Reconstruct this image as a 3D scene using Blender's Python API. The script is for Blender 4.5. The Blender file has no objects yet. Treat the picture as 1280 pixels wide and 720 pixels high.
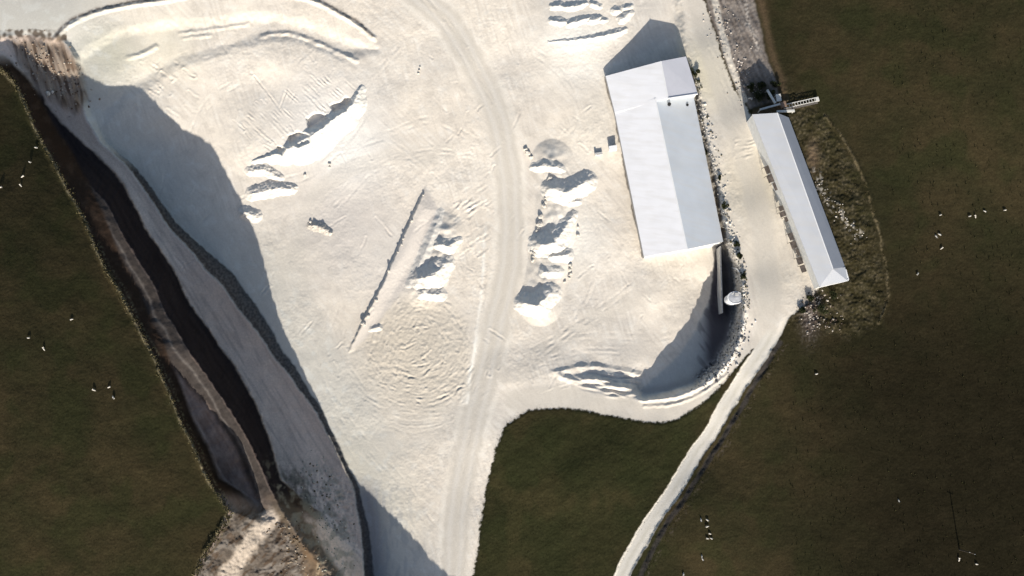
import bpy, bmesh, math, random
import numpy as np
from mathutils import Vector, Matrix

random.seed(7)
rng = np.random.default_rng(11)
sc = bpy.context.scene
COL = sc.collection

# ------------------------------------------------------------------ camera model (metres; world origin under the picture centre)
F, H, TILT = 1160.0, 290.0, math.radians(8.0)
CT, ST = math.cos(TILT), math.sin(TILT)
CAMY = -H * math.tan(TILT)
SUN_EL, SUN_LEAN = math.radians(24.5), math.radians(6.0)
M = 0.25                      # metres per photo pixel on the quarry floor


def unproj(u, v, z):
    """ground survey: photo pixel + height -> world point (works on arrays)"""
    x = (u - 640.0) / F
    y = -(v - 360.0) / F
    dy = y * CT + ST
    dz = y * ST - CT
    s = (z - H) / dz
    return x * s, CAMY + dy * s, z + 0 * s


def P(u, v, z):
    a = unproj(float(u), float(v), float(z))
    return Vector((a[0], a[1], a[2]))


# ------------------------------------------------------------------ numpy helpers
def smooth(t):
    t = np.clip(t, 0, 1)
    return t * t * (3 - 2 * t)


_perm = rng.permutation(4096)
_grad = rng.uniform(0, 2 * np.pi, 4096)
_gx, _gy = np.cos(_grad), np.sin(_grad)


def noise(x, y, seed=0):
    x = np.asarray(x, float) + seed * 37.17
    y = np.asarray(y, float) + seed * 91.73
    xi, yi = np.floor(x).astype(np.int64), np.floor(y).astype(np.int64)
    fx, fy = x - xi, y - yi
    sx, sy = fx * fx * fx * (fx * (fx * 6 - 15) + 10), fy * fy * fy * (fy * (fy * 6 - 15) + 10)

    def g(ix, iy, dx, dy):
        h = _perm[(_perm[ix & 4095] + iy) & 4095]
        return _gx[h] * dx + _gy[h] * dy
    a = g(xi, yi, fx, fy)
    b = g(xi + 1, yi, fx - 1, fy)
    c = g(xi, yi + 1, fx, fy - 1)
    d = g(xi + 1, yi + 1, fx - 1, fy - 1)
    return 1.5 * ((a + (b - a) * sx) * (1 - sy) + (c + (d - c) * sx) * sy)


def fbm(x, y, octs=4, seed=0, gain=0.5):
    r, a, t = 0, 1.0, 0
    for k in range(octs):
        r = r + a * noise(x * 2 ** k, y * 2 ** k, seed + k * 5)
        t += a
        a *= gain
    return r / t


def seg_dist(u, v, p, q):
    dx, dy = q[0] - p[0], q[1] - p[1]
    L = dx * dx + dy * dy + 1e-9
    t = np.clip(((u - p[0]) * dx + (v - p[1]) * dy) / L, 0, 1)
    return np.hypot(u - p[0] - t * dx, v - p[1] - t * dy), t


def line_dist(u, v, pts):
    d = None
    for p, q in zip(pts[:-1], pts[1:]):
        e, t = seg_dist(u, v, p, q)
        d = e if d is None else np.minimum(d, e)
    return d


def poly_sd(u, v, pts):
    """signed distance, positive inside"""
    d = line_dist(u, v, pts + pts[:1])
    ins = np.zeros(np.shape(u), bool)
    n = len(pts)
    for i in range(n):
        x0, y0 = pts[i]
        x1, y1 = pts[(i + 1) % n]
        if y0 == y1:
            continue
        c = ((y0 > v) != (y1 > v)) & (u < (x1 - x0) * (v - y0) / (y1 - y0) + x0)
        ins ^= c
    return np.where(ins, d, -d)


def spline(pts, n=8):
    pts = [np.array(p, float) for p in pts]
    ext = [2 * pts[0] - pts[1]] + pts + [2 * pts[-1] - pts[-2]]
    out = []
    for i in range(1, len(ext) - 2):
        a, b, c, d = ext[i - 1:i + 3]
        for k in range(n):
            t = k / n
            out.append(0.5 * (2 * b + (c - a) * t + (2 * a - 5 * b + 4 * c - d) * t * t + (3 * b - a - 3 * c + d) * t ** 3))
    out.append(pts[-1])
    return [tuple(p) for p in out]


def idw(u, v, ctrl, p=3.0):
    s = 0
    w = 0
    for (a, b, z) in ctrl:
        k = 1.0 / (((u - a) ** 2 + (v - b) ** 2 + 400.0) ** (p / 2))
        s = s + k * z
        w = w + k
    return s / w


# ------------------------------------------------------------------ survey grid
def axis(lo, hi, neg, pos, g):
    a = list(np.arange(lo, hi + .5, 1.0))
    s, x = 1.0, lo
    left = []
    while x > neg:
        s *= g
        x -= s
        left.append(x)
    s, x = 1.0, hi
    right = []
    while x < pos:
        s *= g
        x += s
        right.append(x)
    return np.array(left[::-1] + a + right)


AU = axis(-16, 1296, -2600, 3900, 1.10)
AV = axis(-16, 736, -2600, 3000, 1.06)
IU0 = int(np.where(AU == -16)[0][0])
IV0 = int(np.where(AV == -16)[0][0])
U, V = np.meshgrid(AU, AV)
NV, NU = U.shape
# warped coordinates: every traced edge gets a natural wobble
WU = U + 1.6 * fbm(U / 9, V / 9, 3, 1) + 2.0 * noise(U / 40, V / 40, 2)
WV = V + 1.6 * fbm(U / 9, V / 9, 3, 3) + 2.0 * noise(U / 40, V / 40, 4)

def sinterp(v, xs, ys, w=45):
    return sum(np.interp(v + k * w / 3, xs, ys) for k in (-3, -2, -1, 0, 1, 2, 3)) / 7


# ---- outlines of the place
RIM = [(0, 84), (20, 105), (55, 180), (97, 255), (130, 330), (150, 364), (190, 440), (225, 520), (262, 600), (286, 641),
       (272, 668), (257, 692), (245, 720), (222, 780), (190, 900), (150, 1200)]
FIELD_L = [(-4000, 60)] + RIM + [(150, 4000), (-4000, 4000)]
CREST = [(20, 70), (60, 165), (82, 200), (132, 250), (150, 285), (190, 350), (210, 395), (245, 450), (278, 495), (305, 540),
         (330, 590), (352, 640), (385, 690), (415, 730), (450, 790), (500, 860), (545, 925), (620, 1000), (800, 1300)]
UPPER = [(-4000, 40), (-10, 46)] + CREST + [(1500, 4000), (-4000, 4000)]
EDGE = [(30, 44), (75, 45), (96, 76), (101, 112), (108, 148), (126, 178), (160, 208), (187, 246), (212, 283), (245, 320), (283, 365), (322, 417), (345, 447),
        (378, 490), (400, 522), (414, 550), (430, 582), (442, 612), (452, 665), (456, 720), (470, 780), (520, 860), (600, 960), (700, 1100), (850, 1300)]
FACE = [(-4000, 42)] + EDGE + [(1500, 4000), (-4000, 4000)]
UP_R = [(848, -3000), (852, -40), (860, 60), (876, 120), (889, 180), (902, 240), (914, 300), (925, 335), (931, 385), (922, 428), (902, 462),
        (870, 485), (840, 496), (805, 501), (760, 496), (700, 478), (640, 485), (600, 560), (580, 640), (560, 740), (540, 900), (500, 4000), (5000, 4000), (5000, -3000)]
WHITE = [(-4000, 0), (-4000, -3000), (840, -3000), (866, -40), (885, 20), (898, 60), (914, 108), (933, 138), (960, 190), (1000, 280), (1026, 356),
         (1003, 382), (985, 398), (972, 424), (952, 434), (940, 436), (920, 459), (894, 488), (868, 510), (846, 523), (825, 527), (800, 526), (760, 517), (705, 509),
         (660, 511), (632, 530), (618, 560), (607, 610), (599, 660), (590, 720), (568, 900), (520, 4000), (200, 4000)]
PATH = spline([(990, 372), (958, 432), (917, 492), (888, 540), (870, 568), (848, 603), (826, 637), (802, 672), (784, 705), (776, 724), (755, 780), (700, 900), (500, 1300)], 6)
TRACK = spline([(835, -200), (862, -40), (882, 40), (902, 105), (925, 175), (945, 250), (958, 320), (962, 385), (945, 440), (905, 487), (870, 506), (835, 514), (795, 513), (745, 504), (690, 496), (645, 502)], 6)
HAUL = spline([(440, -200), (505, -30), (560, 28), (600, 95), (626, 165), (638, 245), (636, 330), (622, 400), (606, 470), (592, 530), (578, 600), (570, 660), (566, 740), (555, 900), (480, 1500)], 6)
TOPROAD = spline([(-600, 60), (-60, 24), (40, 20), (110, 6), (180, -14), (300, -40), (460, -60)], 6)
ROUGH = [(938, 112), (975, 100), (1012, 118), (1038, 150), (1062, 190), (1082, 238), (1096, 286), (1107, 335), (1111, 372), (1097, 408), (1062, 424),
         (1020, 416), (990, 412), (978, 402), (1000, 378), (1020, 358), (985, 260)]
BANK = [(866, -60), (948, -60), (946, 0), (955, 50), (972, 104), (975, 128), (935, 139), (914, 100), (898, 55), (884, 16)]

sdField = poly_sd(WU, WV, FIELD_L)
sdUpper = poly_sd(WU, WV, UPPER)
sdFace = poly_sd(WU, WV, FACE)
sdUpR = poly_sd(WU, WV, UP_R)
sdWhite = poly_sd(WU, WV, WHITE)
sdRough = poly_sd(WU, WV, ROUGH)
sdBank = poly_sd(WU, WV, BANK)
dPath = line_dist(WU, WV, PATH)
dTrack = line_dist(WU, WV, TRACK)
dHaul = line_dist(WU, WV, HAUL)
dTop = line_dist(WU, WV, TOPROAD)

# ------------------------------------------------------------------ heights
Z = idw(U, V, [(885, 385, -3), (870, 440, -2.5), (850, 400, -1.5), (905, 330, -5), (899, 320, -5), (899, 370, -6), (888, 330, -1), (895, 250, -1.5), (885, 150, 0), (806, 478, -1.2), (780, 470, 0), (700, 440, 0), (760, 100, 1.3), (720, 40, 3.0), (720, 90, 1.2),
               (640, 100, 1.0), (500, 0, 3), (600, 0, 2.6), (560, 60, 2), (60, 10, 8), (200, -10, 7), (300, -30, 6), (400, -10, 5), (150, 70, 5.4), (250, 45, 5.2), (330, 50, 4.0), (200, 110, 3.2), (330, 120, 2.0),
               (200, 200, 0), (300, 300, 0), (400, 300, 0), (500, 500, 0), (450, 420, 0), (560, 400, 0), (640, 300, 0), (760, 300, 0), (820, 360, -.5), (500, 650, .3), (570, 720, .5),
               (420, 560, 0), (-400, -200, 10), (700, -400, 6), (300, 900, 0), (600, 1000, 1)])
ZU = idw(U, V, [(870, 0, 3), (900, 100, 4.5), (925, 200, 6), (950, 300, 7.5), (960, 390, 9), (930, 450, 8.7), (885, 495, 7.3), (850, 508, 4.8), (810, 512, 2.4),
                (760, 508, 1.4), (700, 500, .8), (640, 510, .3), (600, 600, 0), (1000, 150, 7.4), (1040, 300, 8.6), (1100, 500, 9), (1250, 100, 10), (1250, 600, 8),
                (900, 650, 7), (750, 600, 3.5), (680, 560, 1.5), (620, 700, .8), (800, 720, 4), (1800, 300, 10), (700, 1500, 4), (1500, 1500, 8), (1000, -500, 8)])
wr = np.interp(U, [600, 720, 788, 802, 830, 870, 935], [60, 48, 34, 9, 8, 8, 18])
wr = np.where(V < 300, np.interp(V, [40, 120, 300], [16, 12, 15]), wr)
Z = Z + (ZU - Z) * smooth((sdUpR + wr) / wr)
Z0 = Z.copy()

# quarry benches on the left: floor -> lower bench -> dark working face -> upper bench -> plateau
zl = sinterp(V, [-100, 60, 130, 190, 250, 330, 430, 540, 585, 620, 680, 740, 900], [8, 7.5, 5.5, 6, 9, 10.2, 3.9, 1.0, .9, 2.0, 4.2, 5.5, 7], 20) + .3 * fbm(U / 25, V / 25, 3, 8)
rib = 2.2 * noise(U / 5 + V / 11, V / 40, 9)
zl = zl + 0.022 * np.clip(sdFace - 6, 0, 60)
wE = np.interp(V, [60, 150, 190, 300, 340, 380, 430, 520, 590, 660, 740], [5, 8, 5, 12, 20, 21, 13, 6, 4, 9, 12])
mF = np.clip((sdFace + wE) / wE, 0, 1)
Z = Z + (zl - Z) * mF
zc = sinterp(V, [-300, 40, 70, 130, 190, 206, 222, 250, 285, 328, 373, 405, 440, 458, 532, 592, 660, 690, 730, 790, 860, 925, 1000, 1500], [5, 7, 7.5, 8.2, 9.6, 13, 19.5, 23.5, 26.3, 27.8, 28.6, 31, 33.5, 32.2, 28.6, 24.2, 22.5, 21, 17.5, 18.4, 20.5, 22, 23, 25], 10)
zub = zc - 0.045 * np.clip(sdUpper - 3, 0, 26) + .5 * fbm(U / 18, V / 18, 3, 12)
wC = np.interp(V, [60, 130, 190, 285, 450, 540, 600, 640, 720, 900], [10, 12, 34, 28, 37, 27, 16, 40, 50, 60])
tC = (sdUpper + rib * .5 + wC) / wC
mC = np.clip(tC, 0, 1)
mC = mC * .55 + .45 * smooth(mC)
Z = Z + (zub - Z) * np.where(mF > .5, mC, mC * mF * 2)
zp = sinterp(V, [-300, 60, 130, 200, 285, 395, 540, 640, 720, 1100, 2500], [4, 10, 13.4, 19, 25.2, 30.6, 34.5, 35.5, 35.5, 36, 20]) + np.clip(np.interp(U, [-1500, -100, 200], [-6, 0.5, 1]), -6, 2) + .25 * noise(U / 60, V / 60, 14)
wF = np.interp(V, [60, 200, 360, 480, 600, 650, 720], [18, 30, 26, 19, 18, 60, 70])
mP = smooth((sdField + wF) / wF)
Z = Z + (zp - Z) * mP
ISFACE = (sdFace > -4)

# top left: eroded spur ribs running down from the road
spur = smooth(poly_sd(WU, WV, [(0, 46), (78, 44), (108, 84), (118, 128), (95, 150), (60, 130), (25, 92)]) / 14)
ang = (U - 60 + (V - 40) * -.28)
Z += spur * (1.0 * noise(ang / 10, V / 40, 21) + .35 * noise(ang / 3.4, V / 22, 22))

# lit spoil slope at the bottom left
spoil = smooth(sdUpper / 12) * smooth(-sdField / 8) * smooth((V - 625) / 30)
Z += spoil * (.6 * noise((U + V) / 12, (U - V) / 20, 23) + .35 * fbm(U / 4, V / 4, 2, 24))
rubble_bench = smooth(sdFace / 8) * smooth(-sdUpper / 6) * smooth((V - 560) / 60)
Z += rubble_bench * (.5 * fbm(U / 5, V / 5, 3, 25))

# quarry floor relief
floor_m = smooth(sdWhite / 6) * (1 - mF)
calm = np.maximum.reduce([1 - smooth((dHaul - 12) / 14), 1 - smooth((dTrack - 10) / 12), 1 - smooth((dTop - 14) / 10)])
amp = floor_m * (1 - .85 * calm)
patch = smooth(.5 + 1.3 * fbm(U / 90, V / 90, 2, 30))
Z += amp * (.24 * fbm(U / 45, V / 45, 2, 31) + (.03 + .06 * patch) * fbm(U / 9, V / 9, 3, 32) + (.012 + .03 * patch) * noise(U / 2.6, V / 2.6, 33))


def add_z(fn, pts, pad):
    """apply fn(u, v, z) in a window round pts"""
    us = [p[0] for p in pts]
    vs = [p[1] for p in pts]
    i0, i1 = np.searchsorted(AU, [min(us) - pad, max(us) + pad])
    j0, j1 = np.searchsorted(AV, [min(vs) - pad, max(vs) + pad])
    if i1 - i0 < 2 or j1 - j0 < 2:
        return
    s = np.s_[j0:j1, i0:i1]
    Z[s] = fn(U[s], V[s], Z[s])


RUT = .62


def rut(pts, depth=.16, w=1.3, berm=.5, n=6):
    pts = spline(pts, n)

    def fn(u, v, z):
        d = line_dist(u + .8 * noise(u / 5, v / 5, 41), v + .8 * noise(u / 5, v / 5, 42), pts)
        k = np.clip(.42 + 1.5 * noise(u / 15, v / 15, 43), 0, 1.15) * RUT
        return z - depth * k * np.exp(-(d / w) ** 2) + depth * berm * k * np.exp(-((d - 2.2 * w) / w) ** 2)
    add_z(fn, pts, 8)


def ridge(pts, h, w, n=6):
    pts = spline(pts, n)

    def fn(u, v, z):
        d = line_dist(u + noise(u / 6, v / 6, 44), v + noise(u / 6, v / 6, 45), pts)
        return z + h * (.8 + .5 * noise(u / 12, v / 12, 46)) * np.clip(1 - d / w, 0, 1)
    add_z(fn, pts, w + 4)


def wheel(pts, gap=7, depth=.12, n=6):
    pts = [np.array(p, float) for p in pts]
    for s in (-.5, .5):
        o = []
        for i, p in enumerate(pts):
            a, b = pts[max(i - 1, 0)], pts[min(i + 1, len(pts) - 1)]
            d = (b - a) / (np.linalg.norm(b - a) + 1e-6)
            o.append(tuple(p + s * gap * np.array([-d[1], d[0]])))
        rut(o, depth, n=n)


# bund and arcs in the top left bowl
ridge([(68, 50), (78, 38), (92, 28), (120, 16), (160, 7), (210, 0), (250, -8), (300, -14), (350, -9), (390, 1), (425, 18), (450, 34), (468, 48)], .85, 4.5)


def step(poly, dz, w):
    def fn(u, v, z):
        s = poly_sd(u + 1.5 * noise(u / 7, v / 7, 47), v + 1.5 * noise(u / 7, v / 7, 48), poly)
        return z + dz * smooth(s / w + .5)
    add_z(fn, poly, max(20, w))


step([(84, 100), (90, 80), (115, 60), (150, 40), (200, 33), (260, 28), (310, 22), (350, 22), (395, 34), (440, 54), (470, 62), (430, 70), (400, 58), (365, 46), (335, 46), (290, 60), (220, 80), (160, 120), (130, 150), (100, 125)], -.75, 17)
ridge([(326, 46), (345, 42), (368, 43), (398, 54), (425, 66), (446, 76)], .5, 4)
ridge([(160, 72), (176, 68), (194, 58)], .5, 4)
for p in ([(225, 42), (270, 36), (310, 30)], [(230, 48), (262, 44)], [(180, 68), (196, 60)]):
    ridge(p, .28, 3.5)
# dumped platform with a bund along its lower right lip
step([(330, 60), (420, 66), (452, 100), (446, 122), (408, 152), (360, 184), (318, 199), (300, 190), (300, 120)], 1.0, 60)
for p in ([(318, 95), (345, 130), (378, 178)], [(383, 103), (400, 120), (422, 142)], [(402, 90), (420, 110), (440, 126)], [(332, 156), (348, 168), (366, 184)], [(372, 144), (384, 160), (392, 172)],
          [(330, 182), (342, 190), (352, 196)], [(300, 140), (330, 160), (352, 190)], [(360, 100), (356, 118), (350, 135)]):
    rut(p, .26, .85, .7)
for p in ([(386, 159), (383, 149), (392, 142), (403, 143), (412, 150), (402, 160)], [(362, 180), (361, 170), (372, 165), (386, 168), (386, 177), (374, 183)], [(416, 140), (414, 131), (424, 129), (432, 122), (438, 126), (432, 138)],
          [(346, 190), (348, 183), (356, 186), (352, 193)]):
    step(p, -1.5, 4)
for k in range(34):      # scraper lines running down the dumped platform to its lip
    t = random.random()
    ex, ey = 322 + 122 * t + random.gauss(0, 3), 192 - 76 * t - 8 * math.sin(t * 3.14) * -1 + random.gauss(0, 3) - 10
    L = random.uniform(18, 60)
    rut([(ex - L * .72, ey - L * .70), (ex - L * .35 + random.uniform(-2, 2), ey - L * .34), (ex, ey)], random.uniform(.10, .26), .8, .8, 4)
# level pad with its sharp left step
PAD = [(533, 232), (552, 262), (548, 285), (520, 345), (500, 370), (476, 406), (452, 434), (436, 440), (452, 404), (480, 350), (506, 290)]


def pad_fn(u, v, z):
    sd = poly_sd(u + noise(u / 7, v / 7, 47), v + noise(u / 7, v / 7, 48), PAD)
    dr = line_dist(u, v, [(537, 226), (553, 262), (528, 320), (500, 362), (470, 412), (446, 444)])
    return z + 1.25 * smooth(sd / 3 + .5) * smooth((dr - 3) / 22)


add_z(pad_fn, PAD, 12)
# long spoil ridge east of the haul road
base_pts = [(690, 200), (696, 240), (694, 285), (686, 330), (676, 382)]


def base_fn(u, v, z):
    return z + np.clip(2.1 - .08 * line_dist(u, v, base_pts), 0, 2) * (1 + .2 * noise(u / 9, v / 9, 50))


add_z(base_fn, base_pts, 30)
pad_base = [(556, 290), (546, 325), (530, 362)]


def padb_fn(u, v, z):
    return z + np.clip(1.5 - .06 * line_dist(u, v, pad_base), 0, 2) * (1 + .3 * noise(u / 8, v / 8, 53))


add_z(padb_fn, pad_base, 30)
# rough tipped slope above the bend of the track
tip = [(690, 464), (740, 462), (800, 466), (806, 494), (770, 498), (730, 488)]


def tip_fn(u, v, z):
    s = smooth(poly_sd(u, v, tip) / 12 + .3) * smooth((u - 690) / 70)
    return z + s * (.75 * noise(u / 26 + v / 30, (v - .12 * u) / 6, 51) + .45 * noise(u / 11, (v - .2 * u) / 3.2, 52))


add_z(tip_fn, tip, 14)
ridge([(700, 470), (720, 476), (745, 474), (770, 482), (795, 484)], .8, 5)
ridge([(690, 466), (740, 458), (800, 468)], .5, 5)
# kerb of earth on the pit edge and on the bank of the bend
ridge([(802, 500), (840, 497), (871, 486), (902, 463), (923, 428), (931, 386), (925, 335), (913, 300)], .9, 4)
ridge([(806, 508), (842, 505), (876, 492), (908, 469)], .35, 3)
# dry bank along the field rim, ditch beside the narrow path
ridge([(p[0] - 2, p[1]) for p in RIM[:12]], .8, 5, 3)
rut([(965, 446), (930, 500), (900, 548), (862, 608), (838, 644), (812, 684), (798, 720)], .7, 3.0, .3)
ridge([(1032, 146), (1052, 172), (1072, 205), (1088, 244), (1100, 290), (1110, 340), (1111, 372), (1100, 402)], .5, 3)

sr, sth = np.hypot(U - 520, (V - 428) * 1.05), np.arctan2(V - 428, U - 520)
swm = smooth((112 - sr + 26 * fbm(U / 30, V / 30, 2, 113)) / 55) * smooth(poly_sd(U, V, [(500, 372), (556, 372), (588, 400), (592, 540), (520, 560), (440, 500), (436, 445)]) / 14 + .3)
swz = noise(sr / 3.0, sth * 5.5 + sr / 40, 110) * np.clip(.35 + 1.4 * noise(U / 16, V / 16, 111), 0, 1)
Z += swm * (.14 * swz + .12 * fbm(U / 5, V / 5, 2, 112))
# ruts: swirling wheel marks on the floor
for r, a0, a1 in ((32, 20, 140), (46, 10, 120), (58, 60, 160), (71, 15, 120), (84, 40, 165), (97, 30, 120), (26, 200, 330), (104, 60, 120), (64, -40, 40), (90, 0, 60)):
    pts = [(520 + r * 1.0 * math.cos(math.radians(a)) + random.uniform(-4, 4), 440 + r * .92 * math.sin(math.radians(a)) + random.uniform(-2, 2)) for a in np.linspace(a0, a1, 9)]
    wheel(pts, random.uniform(3, 7), random.uniform(.07, .14))
for k in range(70):
    a = random.uniform(0, 6.28)
    cx, cy = 520 + random.gauss(0, 42), 440 + random.gauss(0, 34)
    L = random.uniform(4, 12)
    t = math.atan2(cy - 440, cx - 520) + 1.57 + random.gauss(0, .35)
    rut([(cx - L * math.cos(t), cy - L * math.sin(t)), (cx, cy + random.uniform(-2, 2)), (cx + L * math.cos(t), cy + L * math.sin(t))], random.uniform(.07, .19), 1.15, .8, 4)
for p in ([(575, 250), (560, 330), (530, 390), (505, 430)], [(560, 340), (520, 385), (498, 420)], [(470, 425), (500, 380), (540, 350)],
          [(588, 270), (592, 330), (584, 420), (570, 500)], [(600, 260), (604, 330), (596, 410), (582, 500)], [(395, 430), (430, 520), (500, 600), (540, 660)],
          [(385, 420), (420, 520), (480, 600), (530, 680)], [(420, 380), (400, 460), (440, 560), (510, 660), (545, 735)], [(610, 200), (540, 190), (470, 210), (420, 260)],
          [(600, 180), (540, 150), (480, 170), (420, 190)], [(660, 440), (700, 420), (760, 380), (800, 350)], [(670, 430), (740, 420), (830, 420), (870, 400)],
          [(660, 460), (720, 440), (800, 440)], [(700, 180), (720, 140), (700, 90), (660, 60)], [(740, 260), (750, 320), (720, 400), (670, 450)], [(760, 330), (750, 380), (700, 430)],
          [(880, 30), (905, 100), (930, 190), (950, 280)], [(890, 60), (915, 130), (940, 220), (958, 320)], [(500, 60), (460, 110), (470, 160), (520, 200)], [(470, 80), (450, 150), (390, 215), (330, 230)],
          [(200, 120), (230, 90), (280, 70), (340, 70)], [(240, 170), (260, 130), (300, 100)], [(180, 110), (230, 70), (300, 58)], [(560, 560), (552, 640), (545, 735)], [(592, 540), (580, 620), (575, 735)],
          [(625, 180), (640, 260), (634, 350), (604, 480)], [(560, 28), (605, 100), (632, 190)], [(520, -16), (570, 50), (612, 130)]):
    wheel(p, random.uniform(6, 9), random.uniform(.04, .09))
for k in range(150):
    cx, cy = random.uniform(180, 860), random.uniform(60, 500)
    t = random.choice([.75, .95, 2.4, 2.1, 1.2]) + random.gauss(0, .2)
    L = random.uniform(5, 18)
    rut([(cx - L * math.cos(t), cy - L * math.sin(t)), (cx + random.uniform(-2, 2), cy), (cx + L * math.cos(t), cy + L * math.sin(t))], random.uniform(.05, .15), 1.1, .7, 4)
for k in range(26):      # tooth marks and clods by the rough ground in the bowl
    cx, cy = random.uniform(165, 240), random.uniform(70, 140)
    rut([(cx, cy), (cx + 6, cy + 5), (cx + 13, cy + 9)], random.uniform(.1, .28), 1.2, 1, 3)
for k in range(40):
    cx, cy = random.uniform(560, 605), random.uniform(225, 320)
    rut([(cx, cy), (cx + 6, cy - 4), (cx + 12, cy - 9)], random.uniform(.05, .15), 1.2, .8, 3)
for k in range(14):
    cy = 176 + k * 1.6
    rut([(918 + random.uniform(0, 6), cy), (930, cy - 2), (944 + random.uniform(-5, 3), cy - 5)], random.uniform(.08, .2), 1.2, .8, 3)

# fields: tussocky, faint undulation
field_m = smooth(-sdWhite / 5) * smooth(-sdFace / 3)
field_m = np.maximum(field_m, smooth(sdField / 5))
pathm = 1 - smooth((dPath - 7.5) / 3.0)
field_m = field_m * (1 - pathm)
Z += field_m * (.25 * fbm(U / 30, V / 30, 3, 60) + .06 * fbm(U / 3.2, V / 3.2, 2, 61) + .22)
roughm = smooth(sdRough / 8) * field_m
bankm = smooth(sdBank / 7)
Z += roughm * (.55 * fbm(U / 14, V / 14, 3, 62) + .16 * noise(U / 4, V / 4, 63))
Z += bankm * (1.0 * smooth(sdBank / 22) + .32 * noise(U / 5 - V / 12, V / 20, 64) + .12 * noise(U / 2.5, V / 5, 65))
rubm = smooth(1 - np.abs(sdUpR + 6) / 9) * smooth((V - 60) / 60) * smooth((470 - V) / 30)
Z += rubm * (.5 * fbm(U / 4, V / 4, 3, 66))
Z -= .12 * pathm * smooth((V - 430) / 30)

# ------------------------------------------------------------------ own colours of the ground (albedo, linear)
def colr(c):
    return np.array(c, float)


A = np.zeros(U.shape + (3,))


def lay(mask, c):
    global A
    m = mask[..., None]
    A = A * (1 - m) + colr(c) * m


n1 = fbm(U / 70, V / 70, 3, 70)
n2 = fbm(U / 14, V / 14, 3, 71)
n3 = noise(U / 3, V / 3, 72)
lay(np.ones(U.shape), (.70, .635, .545))
lay(np.clip(.5 + 1.4 * n1, 0, 1) * .7, (.58, .535, .475))
lay(np.clip(.35 + 1.4 * fbm(U / 120, V / 120, 2, 73), 0, 1) * .5, (.72, .635, .525))
lay(smooth((n2 - .12) / .35) * .45, (.77, .72, .64))
lay(smooth((-n2 - .12) / .35) * .42, (.50, .45, .385))
st1 = noise((U * .7 + V * .7) / 26, (U * .7 - V * .7) / 3.2, 91)
st2 = noise((U * .3 + V * .95) / 30, (U * .95 - V * .3) / 3.0, 92)
stm = smooth(.5 + 1.6 * fbm(U / 60, V / 60, 2, 93))
lay(smooth(((st1 * stm + st2 * (1 - stm)) - .12) / .35) * .32, (.50, .45, .39))
lay(smooth((-(st1 * stm + st2 * (1 - stm)) - .2) / .35) * .3, (.79, .745, .67))
for (a, b, r, c, k) in ((135, 68, 36, (.58, .53, .36), .7), (110, 100, 26, (.52, .47, .36), .6), (205, 55, 40, (.60, .56, .44), .5), (428, 590, 40, (.62, .52, .33), .6), (480, 640, 45, (.63, .55, .42), .5), (465, 560, 60, (.64, .575, .48), .5), (530, 470, 60, (.52, .47, .39), .7), (500, 415, 50, (.58, .49, .36), .6), (430, 270, 75, (.53, .49, .45), .8), (350, 330, 40, (.60, .55, .47), .6), (600, 400, 30, (.62, .57, .50), .5),
                        (400, 150, 70, (.66, .64, .61), .6), (890, 90, 46, (.58, .53, .39), .75), (945, 230, 60, (.62, .55, .42), .7), (965, 340, 50, (.62, .55, .44), .6), (745, 160, 40, (.66, .60, .50), .5), (440, 190, 40, (.82, .80, .75), .6),
                        (720, 60, 45, (.82, .80, .74), .7), (715, 300, 40, (.80, .77, .70), .6), (480, 340, 50, (.64, .60, .55), .5)):
    lay(np.exp(-((U - a) ** 2 + (V - b) ** 2) / (r * r)) * k, c)
dH2 = dHaul + 2.5 * n2
lay(smooth((poly_sd(WU, WV, PAD) - 1) / 4) * .7, (.55, .505, .46))
lay(swm * .7, (.545, .49, .41))
lay(swm * smooth((swz - .05) / .2) * .3, (.68, .62, .53))
road_m = np.maximum.reduce([1 - smooth((dH2 - 11) / 9), .8 * (1 - smooth((dTrack - 9) / 9)), 1 - smooth((dTop - 14) / 8)])
lay(road_m * .75, (.545, .50, .43))
lay(np.exp(-((dH2 - 19) / 3.5) ** 2) * smooth(.6 + n1) * .5, (.78, .73, .64))
edl = line_dist(WU, WV, spline([(608, 280), (604, 340), (598, 400), (590, 450), (584, 505)], 6))
lay(np.exp(-(edl / 2.2) ** 2) * smooth(.7 + n2) * .85, (.84, .80, .72))
br1 = line_dist(WU, WV, spline([(612, 452), (640, 470), (690, 430), (740, 400), (800, 372), (870, 362)], 6))
lay((1 - smooth((br1 - 8) / 5)) * .45, (.53, .485, .42))
br2 = line_dist(WU, WV, spline([(600, 100), (660, 80), (720, 74), (790, 60), (850, 30)], 6))
lay((1 - smooth((br2 - 7) / 5)) * .4, (.55, .50, .435))
br3 = line_dist(WU, WV, spline([(575, 520), (500, 560), (450, 500), (405, 420), (370, 330), (400, 240), (470, 200), (560, 190)], 6))
lay((1 - smooth((br3 - 8) / 6)) * .4, (.54, .50, .44))
for off in (-7, 7):
    lay(road_m * np.exp(-((np.abs(dHaul) - abs(off)) / 3.0) ** 2) * .25, (.68, .64, .58))
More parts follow.
